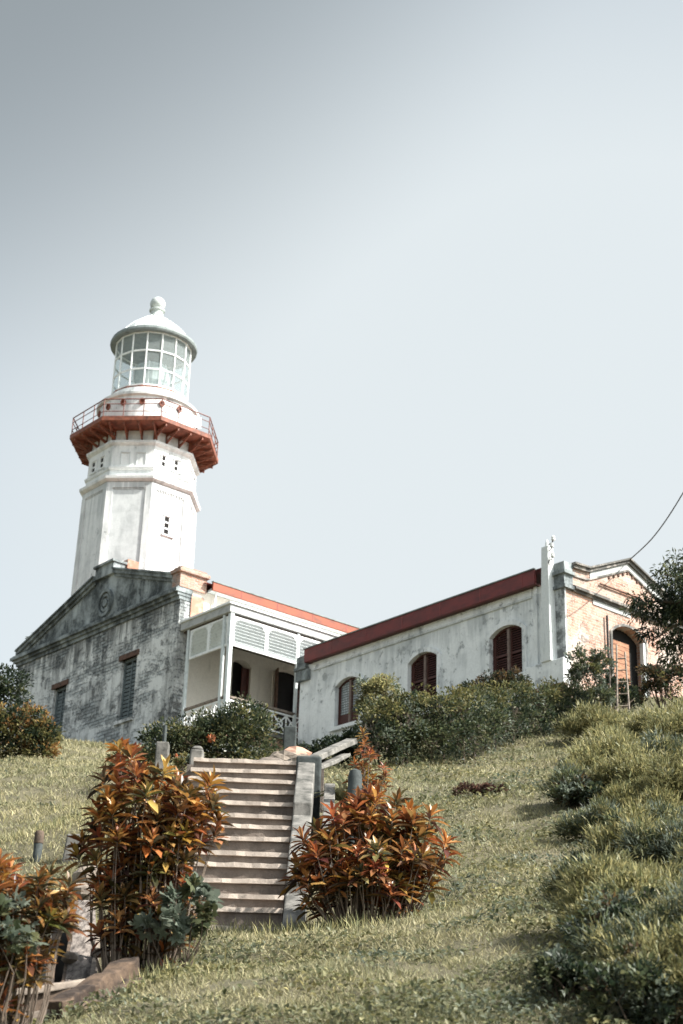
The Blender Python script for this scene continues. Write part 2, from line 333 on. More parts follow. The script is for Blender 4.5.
# ------------------------------------------------------------------ leaf cloud helper
def leaf_mesh(name, P, D, U, L, Wd, colr, mat, parent=None, shape='leaf', droop=.15, tipcol=None):
    """P base points, D direction, U approx up normal (n,3); L, Wd (n); one mesh"""
    n = len(P); D = D/np.linalg.norm(D, axis=1, keepdims=True)
    S = np.cross(D, U); S /= np.maximum(np.linalg.norm(S, axis=1, keepdims=True), 1e-6); Nn = np.cross(S, D)
    if shape == 'leaf':      # folded diamond, 4 verts
        T = [(0, 0, 0), (.5, .5, .10), (1, 0, -droop), (.5, -.5, .10)]; tris = [(0, 1, 2), (0, 2, 3)]
    elif shape == 'lance':   # long croton leaf: keeled, arching
        T = [(0, 0, 0), (.28, .36, .10), (.28, 0, .02), (.28, -.36, .10), (.65, .5, .06), (.65, 0, -.02), (.65, -.5, .06), (1, 0, -droop)]
        tris = [(0, 1, 2), (0, 2, 3), (1, 4, 5), (1, 5, 2), (2, 5, 6), (2, 6, 3), (4, 7, 5), (5, 7, 6)]
    elif shape == 'lobed':   # maple-like lobed leaf
        T = [(0, 0, 0)]
        for a, r_ in ((-150, .35), (-115, .62), (-85, .34), (-62, .8), (-32, .4), (-18, .75), (0, 1), (18, .75), (32, .4), (62, .8), (85, .34), (115, .62), (150, .35)):
            T.append((.35+r_*.65*cos(R(a)), r_*.95*sin(R(a)), -.12*r_*abs(sin(R(a)))+.03))
        T[0] = (.35, 0, .06); tris = [(0, i, i+1) for i in range(1, len(T)-1)]
    elif shape == 'blade':
        T = [(0, .5, 0), (0, -.5, 0), (.55, .4, 0), (.55, -.4, 0), (1, 0, -droop)]; tris = [(0, 1, 3), (0, 3, 2), (2, 3, 4)]
    T = np.array(T, float); k = len(T)
    V = P[:, None]+D[:, None]*(T[None, :, :1]*L[:, None, None])+S[:, None]*(T[None, :, 1:2]*Wd[:, None, None])+Nn[:, None]*(T[None, :, 2:3]*L[:, None, None])
    V = V.reshape(-1, 3); tr_ = np.array(tris); nt_ = len(tr_)
    idx = (tr_[None]+(np.arange(n)*k)[:, None, None]).reshape(-1)
    me = bpy.data.meshes.new(name); me.vertices.add(n*k); me.vertices.foreach_set('co', V.astype(np.float32).ravel())
    me.loops.add(n*nt_*3); me.loops.foreach_set('vertex_index', idx.astype(np.int32))
    me.polygons.add(n*nt_); me.polygons.foreach_set('loop_start', np.arange(0, n*nt_*3, 3, dtype=np.int32))
    try: me.polygons.foreach_set('loop_total', np.full(n*nt_, 3, dtype=np.int32))
    except Exception: pass
    me.update(calc_edges=True)
    at = me.color_attributes.new('Col', 'FLOAT_COLOR', 'POINT')
    cc = np.ones((n, k, 4), np.float32); cc[:, :, :3] = colr[:, None, :]
    if tipcol is not None:
        w = np.clip(T[:, 0], 0, 1)[None, :, None]**1.3; cc[:, :, :3] = cc[:, :, :3]*(1-w)+tipcol[:, None, :]*w
    at.data.foreach_set('color', cc.ravel())
    me.materials.append(mat)
    o = bpy.data.objects.new(name, me); COL.objects.link(o)
    if parent: o.parent = parent
    return o
def unit(n):
    v = rng.normal(size=(n, 3)); return v/np.linalg.norm(v, axis=1, keepdims=True)
def pick(pal, n, var=.18):
    pal = np.array([p[:3] for p in pal]); w = rng.integers(0, len(pal), n)
    return np.clip(pal[w]*(1+rng.normal(0, var, (n, 1))), .003, 1)

# olive / green palettes
G_DARK = [(.022, .036, .022), (.032, .048, .026), (.045, .060, .030), (.018, .028, .02)]
G_MID = [(.065, .082, .04), (.09, .103, .05), (.115, .12, .06), (.05, .065, .036)]
G_OLIVE = [(.12, .12, .045), (.16, .15, .06), (.09, .095, .04), (.2, .175, .075)]
FEATH = [(.25, .24, .115), (.30, .275, .13), (.19, .195, .10), (.36, .32, .15), (.16, .17, .09)]
G_BROWN = [(.09, .06, .035), (.05, .04, .03), (.14, .09, .04), (.04, .045, .03)]
G_GREY = [(.13, .155, .12), (.17, .195, .155), (.095, .12, .09)]

def crown(root, blobs, n, size, pals, leafshape='leaf', stems=7, up_bias=.25, aspect=.5, clump=.32, rstem=.02, name='foliage', hollow=.35, base=(0, 0, 0), stemmat='stem', mat='leaf'):
    """foliage in root's local space: blobs = [(cx,cy,cz,rx,ry,rz)]; many small leaf clumps spread on and in the blobs"""
    vol = np.array([b[3]*b[4]*b[5] for b in blobs])**.67; pr = vol/vol.sum()
    nc = max(12, n//34); cen = []; out_ = []; 
    for bi in rng.choice(len(blobs), nc, p=pr):
        b = blobs[bi]; u = unit(1)[0]; r_ = (hollow+(1-hollow)*rng.random()**.55)
        u[2] = u[2] if u[2] > -.35 else -u[2]*.5
        cen.append((b[0]+u[0]*b[3]*r_, b[1]+u[1]*b[4]*r_, b[2]+u[2]*b[5]*r_)); out_.append(u)
    cen = np.array(cen); out_ = np.array(out_)
    # keep clumps apart from being uniform: size and tint vary
    cs = clump*np.mean([b[3] for b in blobs])*rng.uniform(.5, 1.15, nc)
    palw = np.array([p[1] for p in pals], float); palw /= palw.sum(); cpal = rng.choice(len(pals), nc, p=palw)
    ctint = rng.uniform(.75, 1.3, nc)
    ci = rng.integers(0, nc, n); q = unit(n)*(rng.random((n, 1))**.45)
    P = cen[ci]+q*cs[ci][:, None]*np.array([1, 1, .8])
    D = out_[ci]*.6+q*.9+unit(n)*.7+np.array([0, 0, up_bias]); Un = unit(n)*.8+np.array([0, 0, 1.0])
    Cc = np.zeros((n, 3))
    for k, p in enumerate(pals):
        msk = cpal[ci] == k; Cc[msk] = pick(p[0], msk.sum())
    Cc *= ctint[ci][:, None]
    L = size*rng.uniform(.6, 1.35, n)
    fo = leaf_mesh(name, P, D, Un, L, L*aspect*rng.uniform(.8, 1.2, n), Cc, M[mat], root, leafshape)
    if stems:
        mb = MB(); sel = rng.choice(nc, min(stems, nc), replace=False)
        for s_ in sel:
            c = Vector(cen[s_]); b0 = Vector((c.x+random.uniform(-.1, .1), c.y, c.z-.7)) if base is None else Vector((base[0]+random.uniform(-.08, .08), base[1]+random.uniform(-.08, .08), base[2]-.05))
            mid = b0.lerp(c, .5)+Vector((random.uniform(-.1, .1), random.uniform(-.1, .1), .12*(c-b0).length))
            pts = [b0, b0.lerp(mid, .5)+Vector((random.uniform(-.03, .03),)*3), mid, mid.lerp(c, .55), c]
            mb.tube(pts, [rstem, rstem*.85, rstem*.65, rstem*.45, rstem*.2], 5)
        mb.build('stem', M[stemmat], root, smooth=True)
    return fo
def gplace(px, py, D):
    p = W(px, py, D); return (p[0], p[1], H(p[0], p[1]))
def shrub(name, label, cat, px, py, D, blobs, n, size, pals, group=None, **k):
    r_ = thing(name, label, cat, gplace(px, py, D), 0, group); crown(r_, blobs, n, size, pals, **k); return r_

# ================================================================== LEFT HOUSE
HL = 6.2
LH = thing('gabled_house', 'blackened plaster gabled house with verandah in front of the lighthouse tower', 'house', (C1[0], C1[1], C1[2]-HL), ROT)
def arch_pts(a, b, spring, top, n=10):
    """points of a segmental arch from a to b"""
    w = (b-a)/2; h = top-spring
    if h < .01: return [(a, spring), (b, spring)]
    r_ = (w*w+h*h)/(2*h); c = (a+b)/2; zc = top-r_; t = math.asin(min(1, w/r_))
    return [(c+r_*sin(-t+2*t*i/n), zc+r_*cos(-t+2*t*i/n)) for i in range(n+1)]
def wall_open(mb, s0, s1, z0, z1, ops, th, m):
    """ops: (a, b, zb, spring, top)"""
    cur = s0
    for a, b, zb, sg, tp in sorted(ops):
        mb.box(cur, a, 0, th, z0, z1, m)
        if zb > z0: mb.box(a, b, 0, th, z0, zb, m)
        ap = arch_pts(a, b, sg, tp)
        for (p0, q0), (p1, q1) in zip(ap, ap[1:]): mb.prism([(p0, q0), (p1, q1), (p1, z1), (p0, z1)], 0, th, m)
        cur = b
    mb.box(cur, s1, 0, th, z0, z1, m)
def architrave(mb, a, b, zb, sg, tp, w, d0, d1, m):
    """raised band round an opening"""
    mb.box(a-w, a, d0, d1, zb, sg, m); mb.box(b, b+w, d0, d1, zb, sg, m)
    i_ = arch_pts(a, b, sg, tp); o_ = arch_pts(a-w, b+w, sg, tp+w)
    for k in range(len(i_)-1): mb.prism([i_[k], i_[k+1], o_[k+1], o_[k]], d0, d1, m)
mA, mB0 = mapA(), mapB()
z0 = HL
g1 = [(-3.5, -2.5, z0-4.2, z0-1.86, z0-1.86), (-8.2, -7.3, z0-4.15, z0-1.95, z0-1.95)]
mb = MB(); wall_open(mb, -11.3, 0, 0, z0-.34, g1, .45, mA); mb.build('front_wall', M['left'], LH)
# long side wall with two doors under the verandah
doors = [(2.45, 3.3, .8, z0-2.15, z0-1.95), (4.45, 6.1, .8, z0-2.05, z0-1.80)]
mb = MB(); wall_open(mb, .45, 14, 0, z0+.2, doors, .4, mB0); mb.build('side_wall', M['verandah_wall'], LH)
mb = MB(); mb.box(-11.3, 0, 14, 14.4, 0, z0+.2); mb.box(-11.3, -10.9, .45, 14, 0, z0+.2); mb.build('rear_wall', M['left'], LH)
# cornice of the gable: three stepped courses
mb = MB()
for i, (p, a, b) in enumerate(((.07, -.34, -.20), (.16, -.20, -.09), (.27, -.09, .03), (.20, .03, .10))):
    mb.box(-11.3-p, p*.35, -p, .45, z0+a, z0+b)
mb.build('cornice', M['leftdark'], LH)
# pediment
ped = [(-11.2, .10), (-.35, .10), (-.35, .52), (-4.5, 1.92), (-5.83, 1.92), (-10.9, .28)]
MB().prism([(a, b+z0) for a, b in ped], .02, .42, mA).build('pediment', M['leftmid'], LH)
mb = MB()
def band(mb, p, q, t, d0, d1, m):
    (a, b), (c, d) = p, q; mb.prism([(a, b), (c, d), (c, d+t), (a, b+t)], d0, d1, m)
for t0, t1, pr in ((-.20, -.08, .06), (-.08, .06, .16), (.06, .13, .22)):
    band(mb, (-11.35, z0+.22+t0), (-5.83, z0+1.96+t0), t1-t0, -pr, .42, mA)
    band(mb, (-4.5, z0+1.96+t0), (-.42, z0+.62+t0), t1-t0, -pr, .42, mA)
mb.build('raking_cornice', M['leftdark'], LH)
mb = MB(); mb.box(-5.78, -4.52, -.12, .40, z0+1.9, z0+2.36); mb.box(-5.86, -4.46, -.2, .46, z0+2.36, z0+2.45); mb.build('pedestal', M['leftmid'], LH)
mb = MB(); mb.box(-.40, .10, -.14, 1.05, z0+.10, z0+.66); mb.box(-.36, .02, -.02, 1.0, z0-.34, z0-.34+.3)
mb.box(-.46, .2, -.22, 1.12, z0+.66, z0+.80); mb.box(-.38, .12, -.12, 1.02, z0+.80, z0+.9); mb.build('corner_block', M['brickcap'], LH, bevel=.02)
MB().box(.003, .05, .45, 1.0, z0-1.15, z0-.1).build('exposed_brick_patch', M['orange_brick'], LH)
# circular medallion
mb = MB()
for r0, r1, d in ((.56, .44, .10), (.36, .26, .07), (.16, .0, .09)):
    k = 28
    for i in range(k):
        a0, a1 = 2*pi*i/k, 2*pi*(i+1)/k; c = (-4.98, z0+.80)
        pts = [(c[0]+r0*.85*cos(a0), c[1]+r0*sin(a0)), (c[0]+r0*.85*cos(a1), c[1]+r0*sin(a1)), (c[0]+r1*.85*cos(a1), c[1]+r1*sin(a1)), (c[0]+r1*.85*cos(a0), c[1]+r1*sin(a0))]
        mb.prism(pts, -d, .02, mA)
mb.build('medallion', M['leftdark'], LH)
mb = MB(); mb.box(-5.2, -4.5, .5, 1.0, z0+1.2, z0+2.62); mb.build('chimney', M['orange_brick'], LH)
mb = MB(); mb.box(-5.35, -4.85, .47, .97, z0+1.2, z0+2.64); mb.build('chimney_cap', M['white'], LH)
# gable windows
for (a, b, zb, sg, tp) in g1:
    fr_ = MB(); fr_.box(a, a+.09, .12, .24, zb, sg); fr_.box(b-.09, b, .12, .24, zb, sg); fr_.box(a+.09, b-.09, .12, .24, sg-.09, sg)
    w = fr_.build('window', M['greywood'], LH)
    mb = MB(); c = (a+b)/2
    for k in range(14):
        z = zb+.1+k*(sg-zb-.25)/14; mb.box(a+.1, c-.03, .16, .2, z, z+.11); mb.box(c+.03, b-.1, .16, .2, z, z+.11)
    mb.box(c-.03, c+.03, .13, .22, zb, sg-.1); mb.build('shutter', M['greywood'], w)
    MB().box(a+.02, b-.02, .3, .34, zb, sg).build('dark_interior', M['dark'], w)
    MB().box(a-.16, b+.12, -.05, .1, sg, sg+.2).build('lintel', M['lintel'], w)
    MB().box(a-.1, b+.1, -.08, .1, zb-.12, zb).build('sill', M['left'], w)
# roof with fascia
mb = MB()
mb.add([(.32, .9, z0+.45), (.32, 14.5, z0+.45), (-5.65, 14.5, z0+1.75), (-5.65, .5, z0+1.75), (-11.5, 14.5, z0+.4), (-11.3, .5, z0+.4)], [(0, 1, 2, 3), (3, 2, 4, 5)])
mb.build('roof', M['roof'], LH)
MB().box(.30, .38, 1.13, 14.4, z0+.21, z0+.52).build('fascia', M['orangered'], LH)
MB().box(.28, .41, 1.11, 14.4, z0+.522, z0+.555).build('roof_edge', M['eave'], LH)
MB().box(.004, .3, 1.15, 14.3, z0+.21, z0+.29).build('eave_soffit', M['greywhite'], LH)
mb = MB(); mb.tube([(.2, 1.4, z0+.2), (.12, 1.42, z0-.2), (.1, 1.42, z0-1.15)], .04, 8); mb.build('downpipe', M['white'], LH, smooth=True)
for k in range(7): MB().box(.30, .386, 2.4+k*1.7, 2.43+k*1.7, z0+.212, z0+.518).build('fascia_joint', M['roof'], LH)
# verandah
VX = 2.97; VY1 = 8.2; FZ = z0-5.4
MB().box(.05, VX, .06, VY1, z0-1.55, z0-1.27).build('verandah_roof', M['slab'], LH, bevel=.015)
MB().box(.05, VX+.06, .0, VY1, z0-1.27, z0-1.20).build('verandah_roof_edge', M['white'], LH)
MB().box(.1, VX-.12, .2, VY1, z0-1.62, z0-1.552).build('verandah_ceiling', M['oldwood'], LH)
def louvre(par, pts0, pts1, z_lo, z_hi, dx, dy):
    """slatted panel between plan points"""
    (x0, y0), (x1, y1) = pts0, pts1
    Lh = math.hypot(x1-x0, y1-y0); ux, uy = (x1-x0)/Lh, (y1-y0)/Lh; nx, ny = uy, -ux
    def m(s, d, z): return (x0+ux*s+nx*d, y0+uy*s+ny*d, z)
    f_ = MB(); f_.box(0, Lh, -.03, .03, z_lo, z_lo+.08, m); f_.box(0, Lh, -.03, .03, z_hi-.07, z_hi, m); f_.box(0, .07, -.03, .03, z_lo+.08, z_hi-.07, m); f_.box(Lh-.07, Lh, -.03, .03, z_lo+.08, z_hi-.07, m)
    for sx in (0, 1):   # curved corner brackets of the panel
        pts = [(.07, z_hi-.07), (.07, z_hi-.3), (.14, z_hi-.17), (.28, z_hi-.07)]
        if sx: pts = [(Lh-a, b) for a, b in pts]
        f_.prism(pts, -.025, .025, m)
    o = f_.build('louvre_panel', M['white'], par)
    s_ = MB(); z = z_lo+.09
    while z < z_hi-.13:
        vs = [m(.07, -.03, z), m(Lh-.07, -.03, z), m(Lh-.07, .03, z+.075), m(.07, .03, z+.075)]
        vs2 = [(v[0], v[1], v[2]+.012) for v in vs]
        s_.add(vs+vs2, [(0, 1, 2, 3), (7, 6, 5, 4), (0, 4, 5, 1), (3, 2, 6, 7)]); z += .115
    s_.build('slats', M['greywhite'], o)
px_ = VX-.1
ys_ = [.28, 1.75, 3.15, 4.6, 6.0]
for y0_, y1_ in zip(ys_, ys_[1:]): louvre(LH, (px_, y0_), (px_, y1_), z0-2.70, z0-1.63, 0, 0)
xs_ = [.55, 1.65, px_-.12]
for x0_, x1_ in zip(xs_, xs_[1:]): louvre(LH, (x0_, .2), (x1_, .2), z0-2.70, z0-1.63, 0, 0)
for (x_, y_, w_) in ((px_, .2, .075), (px_-.32, .16, .05), (.42, .2, .05), (px_, 3.15, .05), (px_, 6.05, .06)):
    mb = MB(); mb.box(x_-w_, x_+w_, y_-w_, y_+w_, FZ, z0-1.56)
    if w_ > .06 and y_ < 1: mb.box(x_-w_-.03, x_+w_+.03, y_-w_-.03, y_+w_+.03, FZ, FZ+.25)
    mb.build('post', M['greywhite'], LH, bevel=.01)
mb = MB(); mb.box(.42, VX+.02, .02, VY1, FZ-.12, FZ); mb.build('verandah_floor', M['concrete'], LH)
mb = MB(); mb.box(.42, VX-.1, .1, VY1, FZ-.6, FZ-.12); mb.build('verandah_base', M['orange_brick'], LH)
mb = MB(); mb.box(.3, VX-.02, .06, VY1, FZ-1.3, FZ-.6); mb.build('verandah_plinth', M['white'], LH)
def railing(par, p0, p1, zf, h):
    (x0, y0), (x1, y1) = p0, p1; Lh = math.hypot(x1-x0, y1-y0); ux, uy = (x1-x0)/Lh, (y1-y0)/Lh; nx, ny = uy, -ux
    def m(s, d, z): return (x0+ux*s+nx*d, y0+uy*s+ny*d, z)
    mb = MB(); mb.box(0, Lh, -.05, .05, zf+h-.07, zf+h, m); o = mb.build('railing', M['palewood'], par)
    mb = MB(); mb.box(0, Lh, -.025, .025, zf+h-.17, zf+h-.12, m); mb.box(0, Lh, -.025, .025, zf+.08, zf+.13, m)
    k = max(1, round(Lh/.62)); w = Lh/k; zl, zh = zf+.13, zf+h-.17
    for i in range(k):
        a, b = i*w, (i+1)*w; t = .022
        mb.box(a-t, a+t, -.022, .022, zl, zh, m)
        for (q0, q1) in (((a, zl), (b, zh)), ((a, zh), (b, zl))):
            dz = .035; mb.prism([(q0[0], q0[1]-dz), (q1[0], q1[1]-dz), (q1[0], q1[1]+dz), (q0[0], q0[1]+dz)], -.012, .012, m)
        cx, cz, rr_ = (a+b)/2, (zl+zh)/2, .17
        for j in range(16):
            a0, a1 = 2*pi*j/16, 2*pi*(j+1)/16
            mb.prism([(cx+rr_*cos(a0), cz+rr_*sin(a0)), (cx+rr_*cos(a1), cz+rr_*sin(a1)), (cx+(rr_-.04)*cos(a1), cz+(rr_-.04)*sin(a1)), (cx+(rr_-.04)*cos(a0), cz+(rr_-.04)*sin(a0))], -.018, .018, m)
    mb.build('lattice', M['white'], o)
railing(LH, (px_, .3), (px_, 5.9), FZ, .93); railing(LH, (.5, .2), (px_-.1, .2), FZ, .93)
# doors
for (a, b, zb, sg, tp) in doors:
    mb = MB(); architrave(mb, a, b, zb, sg, tp, .13, -.05, .02, mB0); d_ = mb.build('door', M['verandah_wall'], LH)
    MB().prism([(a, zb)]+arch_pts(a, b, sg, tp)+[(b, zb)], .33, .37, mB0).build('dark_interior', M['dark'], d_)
    mb = MB(); mb.box(b-.3, b-.03, .1, .15, zb, sg-.02, mB0); mb.box(b-.06, b, .05, .2, zb, sg-.02, mB0); mb.build('door_leaf', M['shutter'], d_)
    if b-a > 1.2:
        mb = MB()
        mb.add([(-.02, a+.0, zb), (.42, a-.22, zb), (.42, a-.22, sg+.05), (-.02, a, sg+.05), (-.02, a+.05, zb), (.43, a-.17, zb), (.43, a-.17, sg+.05), (-.02, a+.05, sg+.05)],
               [(0, 1, 2, 3), (7, 6, 5, 4), (0, 4, 5, 1), (1, 5, 6, 2), (2, 6, 7, 3), (3, 7, 4, 0)]); mb.build('open_door_leaf', M['lintel'], d_)
        mb = MB()
        for k in range(16): mb.box(b-.55, b-.32, .1, .13, zb+.3+k*.17, zb+.42+k*.17, mB0)
        mb.build('door_leaf', M['shutter'], d_)

# ================================================================== RIGHT HOUSE
HR = 4.8
RH = thing('long_house', 'long whitewashed house with arched brown shutters and dark red eaves above the hedge', 'house', (C2[0], C2[1], C2[2]-HR), ROT)
z0 = HR; XL = -12.1
wins = [(-10.15, -8.93, z0-2.25, z0-.86, z0-.64), (-6.62, -5.30, z0-2.25, z0-.86, z0-.62), (-3.02, -1.68, z0-2.25, z0-.86, z0-.62)]
mb = MB(); wall_open(mb, XL, -.02, 0, z0+.28, wins, .4, mA); mb.build('front_wall', M['right'], RH)
mb = MB(); mb.box(XL, XL+.4, .4, 6.6, 0, z0+.28); mb.box(XL, -.45, 6.6, 7.0, 0, z0+.28); mb.build('rear_wall', M['right'], RH)
gw = [(2.02, 3.55, z0-2.75, z0-.85, z0-.55)]
mb = MB(); wall_open(mb, 0.0, 6.6, 0, z0-.06, gw, .4, mB0); mb.build('gable_wall', M['brick'], RH)
mb = MB(); mb.box(-11.4, -1.3, -.05, -.002, z0-.01, z0+.05); mb.box(-11.4, -1.3, -.03, -.002, z0+.05, z0+.28); mb.build('moulding', M['right'], RH)
mb = MB(); mb.box(-11.6, -.95, -.28, -.18, z0+.28, z0+.74); mb.build('fascia', M['red'], RH)
MB().box(-11.64, -.93, -.31, -.16, z0+.742, z0+.775).build('roof_edge', M['eave'], RH)
MB().box(-11.6, -.95, -.18, -.003, z0+.282, z0+.33).build('eave_soffit', M['shutter'], RH)
mb = MB(); mb.add([(-11.6, -.22, z0+.74), (-.45, -.22, z0+.74), (-.45, 3.1, z0+1.45), (-11.6, 3.1, z0+1.45), (-11.6, 6.9, z0+.7), (-.45, 6.9, z0+.7)], [(0, 1, 2, 3), (3, 2, 5, 4)]); mb.build('roof', M['roof'], RH)
for k in range(6): MB().box(-10.2+k*1.75, -10.17+k*1.75, -.286, -.18, z0+.285, z0+.737).build('fascia_joint', M['roof'], RH)
# stepped corner block at the left end
mb = MB(); mb.box(XL-.1, XL+.55, -.14, .5, z0-.28, z0+.1); mb.box(XL-.16, XL+.45, -.2, .5, z0+.1, z0+.22); mb.box(XL-.1, XL+.4, -.12, .5, z0+.22, z0+.62); mb.build('corner_block', M['leftdark'], RH, bevel=.02)
# windows
for i, (a, b, zb, sg, tp) in enumerate(wins):
    mb = MB(); architrave(mb, a, b, zb, sg, tp, .17, -.06, .0, mA); w = mb.build('window', M['right'], RH)
    MB().box(a-.22, b+.22, -.12, .05, zb-.12, zb).build('sill', M['white'], w)
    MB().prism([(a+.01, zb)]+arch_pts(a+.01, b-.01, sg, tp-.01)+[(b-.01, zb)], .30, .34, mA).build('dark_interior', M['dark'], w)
    c = (a+b)/2
    fm = MB(); fm.box(a, a+.06, .1, .2, zb, sg); fm.box(b-.06, b, .1, .2, zb, sg); fm.box(a+.06, b-.06, .1, .2, zb, zb+.08)
    ap = arch_pts(a, b, sg, tp); ip = arch_pts(a+.06, b-.06, sg, tp-.07)
    for k in range(len(ap)-1): fm.prism([ip[k], ip[k+1], ap[k+1], ap[k]], .1, .2, mA)
    fm.build('frame', M['shutter'], w)
    MB().box(c-.045, c+.045, .06, .2, zb+.08, tp-.07).build('mullion', M['shuttermull'], w)
    for s_, (x0_, x1_) in enumerate(((a+.06, c-.045), (c+.045, b-.06))):
        sh = MB()
        if i == 0:
            sh.box(x0_, x1_, .12, .17, zb+.08, zb+.42); sh.box(x0_, x0_+.05, .12, .17, zb+.42, sg+.05); sh.box(x1_-.05, x1_, .12, .17, zb+.42, sg+.05); o = sh.build('shutter', M['shutter'], w)
            MB().box(x0_+.05, x1_-.05, .135, .15, zb+.42, sg+.12).build('capiz_panes', M['capiz'], o)
        else:
            sh.box(x0_, x0_+.05, .12, .17, zb+.08, sg+.08); sh.box(x1_-.05, x1_, .12, .17, zb+.08, sg+.08); sh.box(x0_+.05, x1_-.05, .12, .17, zb+.75, zb+.83)
            z = zb+.12
            while z < tp-.1:
                if not (zb+.7 < z < zb+.84):
                    v = [(x0_+.05, .12, z), (x1_-.05, .12, z), (x1_-.05, .18, z+.06), (x0_+.05, .18, z+.06)]
                    sh.add(v+[(p[0], p[1], p[2]+.014) for p in v], [(0, 1, 2, 3), (7, 6, 5, 4), (0, 4, 5, 1), (3, 2, 6, 7)])
                z += .075
            o = sh.build('shutter', M['shutter'], w)
# pilaster strips and peeled corner pier
MB().box(-1.18, -1.06, -.07, -.002, 0, z0+.34).build('pilaster', M['right'], RH)
MB().box(-.40, .03, -.06, -.002, 0, z0-.04).build('corner_pier', plaster('peeling_corner', (.62, .65, .66), (.06, .065, .065), .44, .56, .5, seed=12, grime_scale=2.4, bump=.8), RH)
mb = MB(); mb.box(-.46, .12, -.14, .30, z0-.04, z0+.06); mb.box(-.42, .05, -.08, .30, z0+.06, z0+.40); mb.box(-.47, .14, -.16, .30, z0+.40, z0+.50); mb.box(-.42, .04, -.06, .3, z0+.50, z0+.80)
mb.build('corner_block', M['leftdark'], RH)
# gable cornice, parapet and pediment (faces +X)
mb = MB()
for p, a, b in ((.07, -.06, .01), (.16, .01, .09), (.10, .09, .13)): mb.box(-.4, p, .303, 6.7, z0+a, z0+b)
mb.build('cornice', M['brickcorn'], RH)
pk = [(.303, .13), (6.6, .13), (6.6, .78), (5.75, .78), (4.9, .85), (2.86, 1.62), (.98, .80), (.303, .76)]
MB().prism([(a, b+z0) for a, b in pk], -.003, .38, mB0).build('pediment', M['brick'], RH)
mb = MB()
def rk(mb, y0_, h0, y1_, h1, t0, t1, d): mb.prism([(y0_, z0+h0+t0), (y1_, z0+h1+t0), (y1_, z0+h1+t1), (y0_, z0+h0+t1)], d, .36, mB0)
for t0, t1, d in ((-.34, -.28, -.05), (-.08, .02, -.10), (.02, .08, -.17)):
    rk(mb, .303, .76, .98, .80, t0, t1, d); rk(mb, .98, .80, 2.86, 1.62, t0, t1, d); rk(mb, 2.86, 1.62, 4.9, .80, t0, t1, d); rk(mb, 4.9, .80, 6.65, .78, t0, t1, d)
mb.build('raking_cornice', M['brickcorn'], RH)
mb = MB()
for y0_, h0, y1_, h1 in ((1.1, .85, 2.86, 1.62), (2.86, 1.62, 4.75, .86)): mb.prism([(y0_, z0+h0-.28), (y1_, z0+h1-.28), (y1_, z0+h1-.085), (y0_, z0+h0-.085)], -.03, 0, mB0)
mb.build('raking_band', M['slab'], RH)
MB().box(0.003, .03, 1.2, 2.9, z0-.22, z0-.065).build('plaster_band', M['slab'], RH)
mb = MB(); mb.tube([(.06, 1.5, z0+.5), (.06, 3.3, z0+.52)], .03, 6); mb.build('tie_bar', M['lintel'], RH)
for y_ in [1.75+.2*k for k in range(11)]: pass
for k in range(9):
    y_ = 1.95+k*.22; hz = 1.62-.44*abs(y_-2.86)-.42; MB().box(0.003, .04, y_, y_+.07, z0+hz, z0+hz+.06).build('dentil', M['lintel'], RH)
# gable window
a, b, zb, sg, tp = gw[0]
mb = MB(); architrave(mb, a, b, zb, sg, tp, .09, -.04, 0, mB0); w = mb.build('window', M['brickcorn'], RH)
MB().prism([(a, zb)]+arch_pts(a, b, sg, tp)+[(b, zb)], .32, .36, mB0).build('dark_interior', M['dark'], w)
mb = MB()
for k in range(13):
    mb.box(a+.05, a+1.02, .2+.004*(k % 2), .24, zb+.02+k*.135, zb+.145+k*.135, mB0)
mb.box(a, a+.06, .15, .25, zb, sg, mB0); mb.build('board_shutter', M['orangewood'], w)
MB().box(b-.1, b+.1, -.02, .12, zb, sg-.02, mB0).build('jamb', M['greywhite'], w)
mb = MB(); mb.tube([(.08, 1.74, z0-.45), (.08, 1.74, z0-1.9)], .035, 6); mb.build('drain_pipe', M['iron'], RH)
# base plinths
mb = MB(); mb.box(-1.42, -.02, -.35, -.003, z0-3.35, z0-2.98); mb.build('red_plinth', M['red'], RH)
mb = MB()
mb.add([(-1.36, -.3, z0-2.98), (.12, -.3, z0-2.98), (.12, .0, z0-2.98), (-1.36, .0, z0-2.98), (-1.36, -.3, z0-2.24), (.12, -.3, z0-2.24), (.12, 0, z0-2.16), (-1.36, 0, z0-2.16)],
       [(3, 2, 1, 0), (4, 5, 6, 7), (0, 1, 5, 4), (1, 2, 6, 5), (2, 3, 7, 6), (3, 0, 4, 7)]); mb.build('pier_base', M['right'], RH, bevel=.02)
# concrete line pillar against the corner
x_, y_ = fr(C2, -.5, -.18)
PL = thing('utility_pillar', 'tapered concrete pillar with insulators rising past the eave at the house corner', 'pillar', (x_, y_, C2[2]-2.24), ROT)
mb = MB(); mb.frustum((.0, .0, 0), (.19, .17), (.0, -.0, 3.58), (.13, .12)); mb.build('shaft', plaster('pillar_render', (.70, .73, .73), (.2, .22, .22), .55, .7, .7, seed=15), PL, bevel=.02)
for k, (dx, z) in enumerate(((.24, 3.62), (.18, 3.42), (.2, 3.1))):
    mb = MB(); mb.tube([(.0+(.1), -.05, z), (dx+.06, -.1, z), (dx+.1, -.1, z+.07)], .018, 6); br = mb.build('bracket', M['iron'], PL)
    mb = MB(); mb.lathe([(.0, z+.05), (.05, z+.05), (.065, z+.09), (.04, z+.12), (.06, z+.15), (.03, z+.2), (0.001, z+.21)], 12, (dx+.1, -.1)); mb.build('insulator', M['ceramic'], br, smooth=True)
mb = MB(); mb.lathe([(.001, 3.58), (.06, 3.6), (.05, 3.72), (.02, 3.82), (.001, 3.83)], 12, (.0, 0)); mb.build('insulator', M['ceramic'], PL, smooth=True)
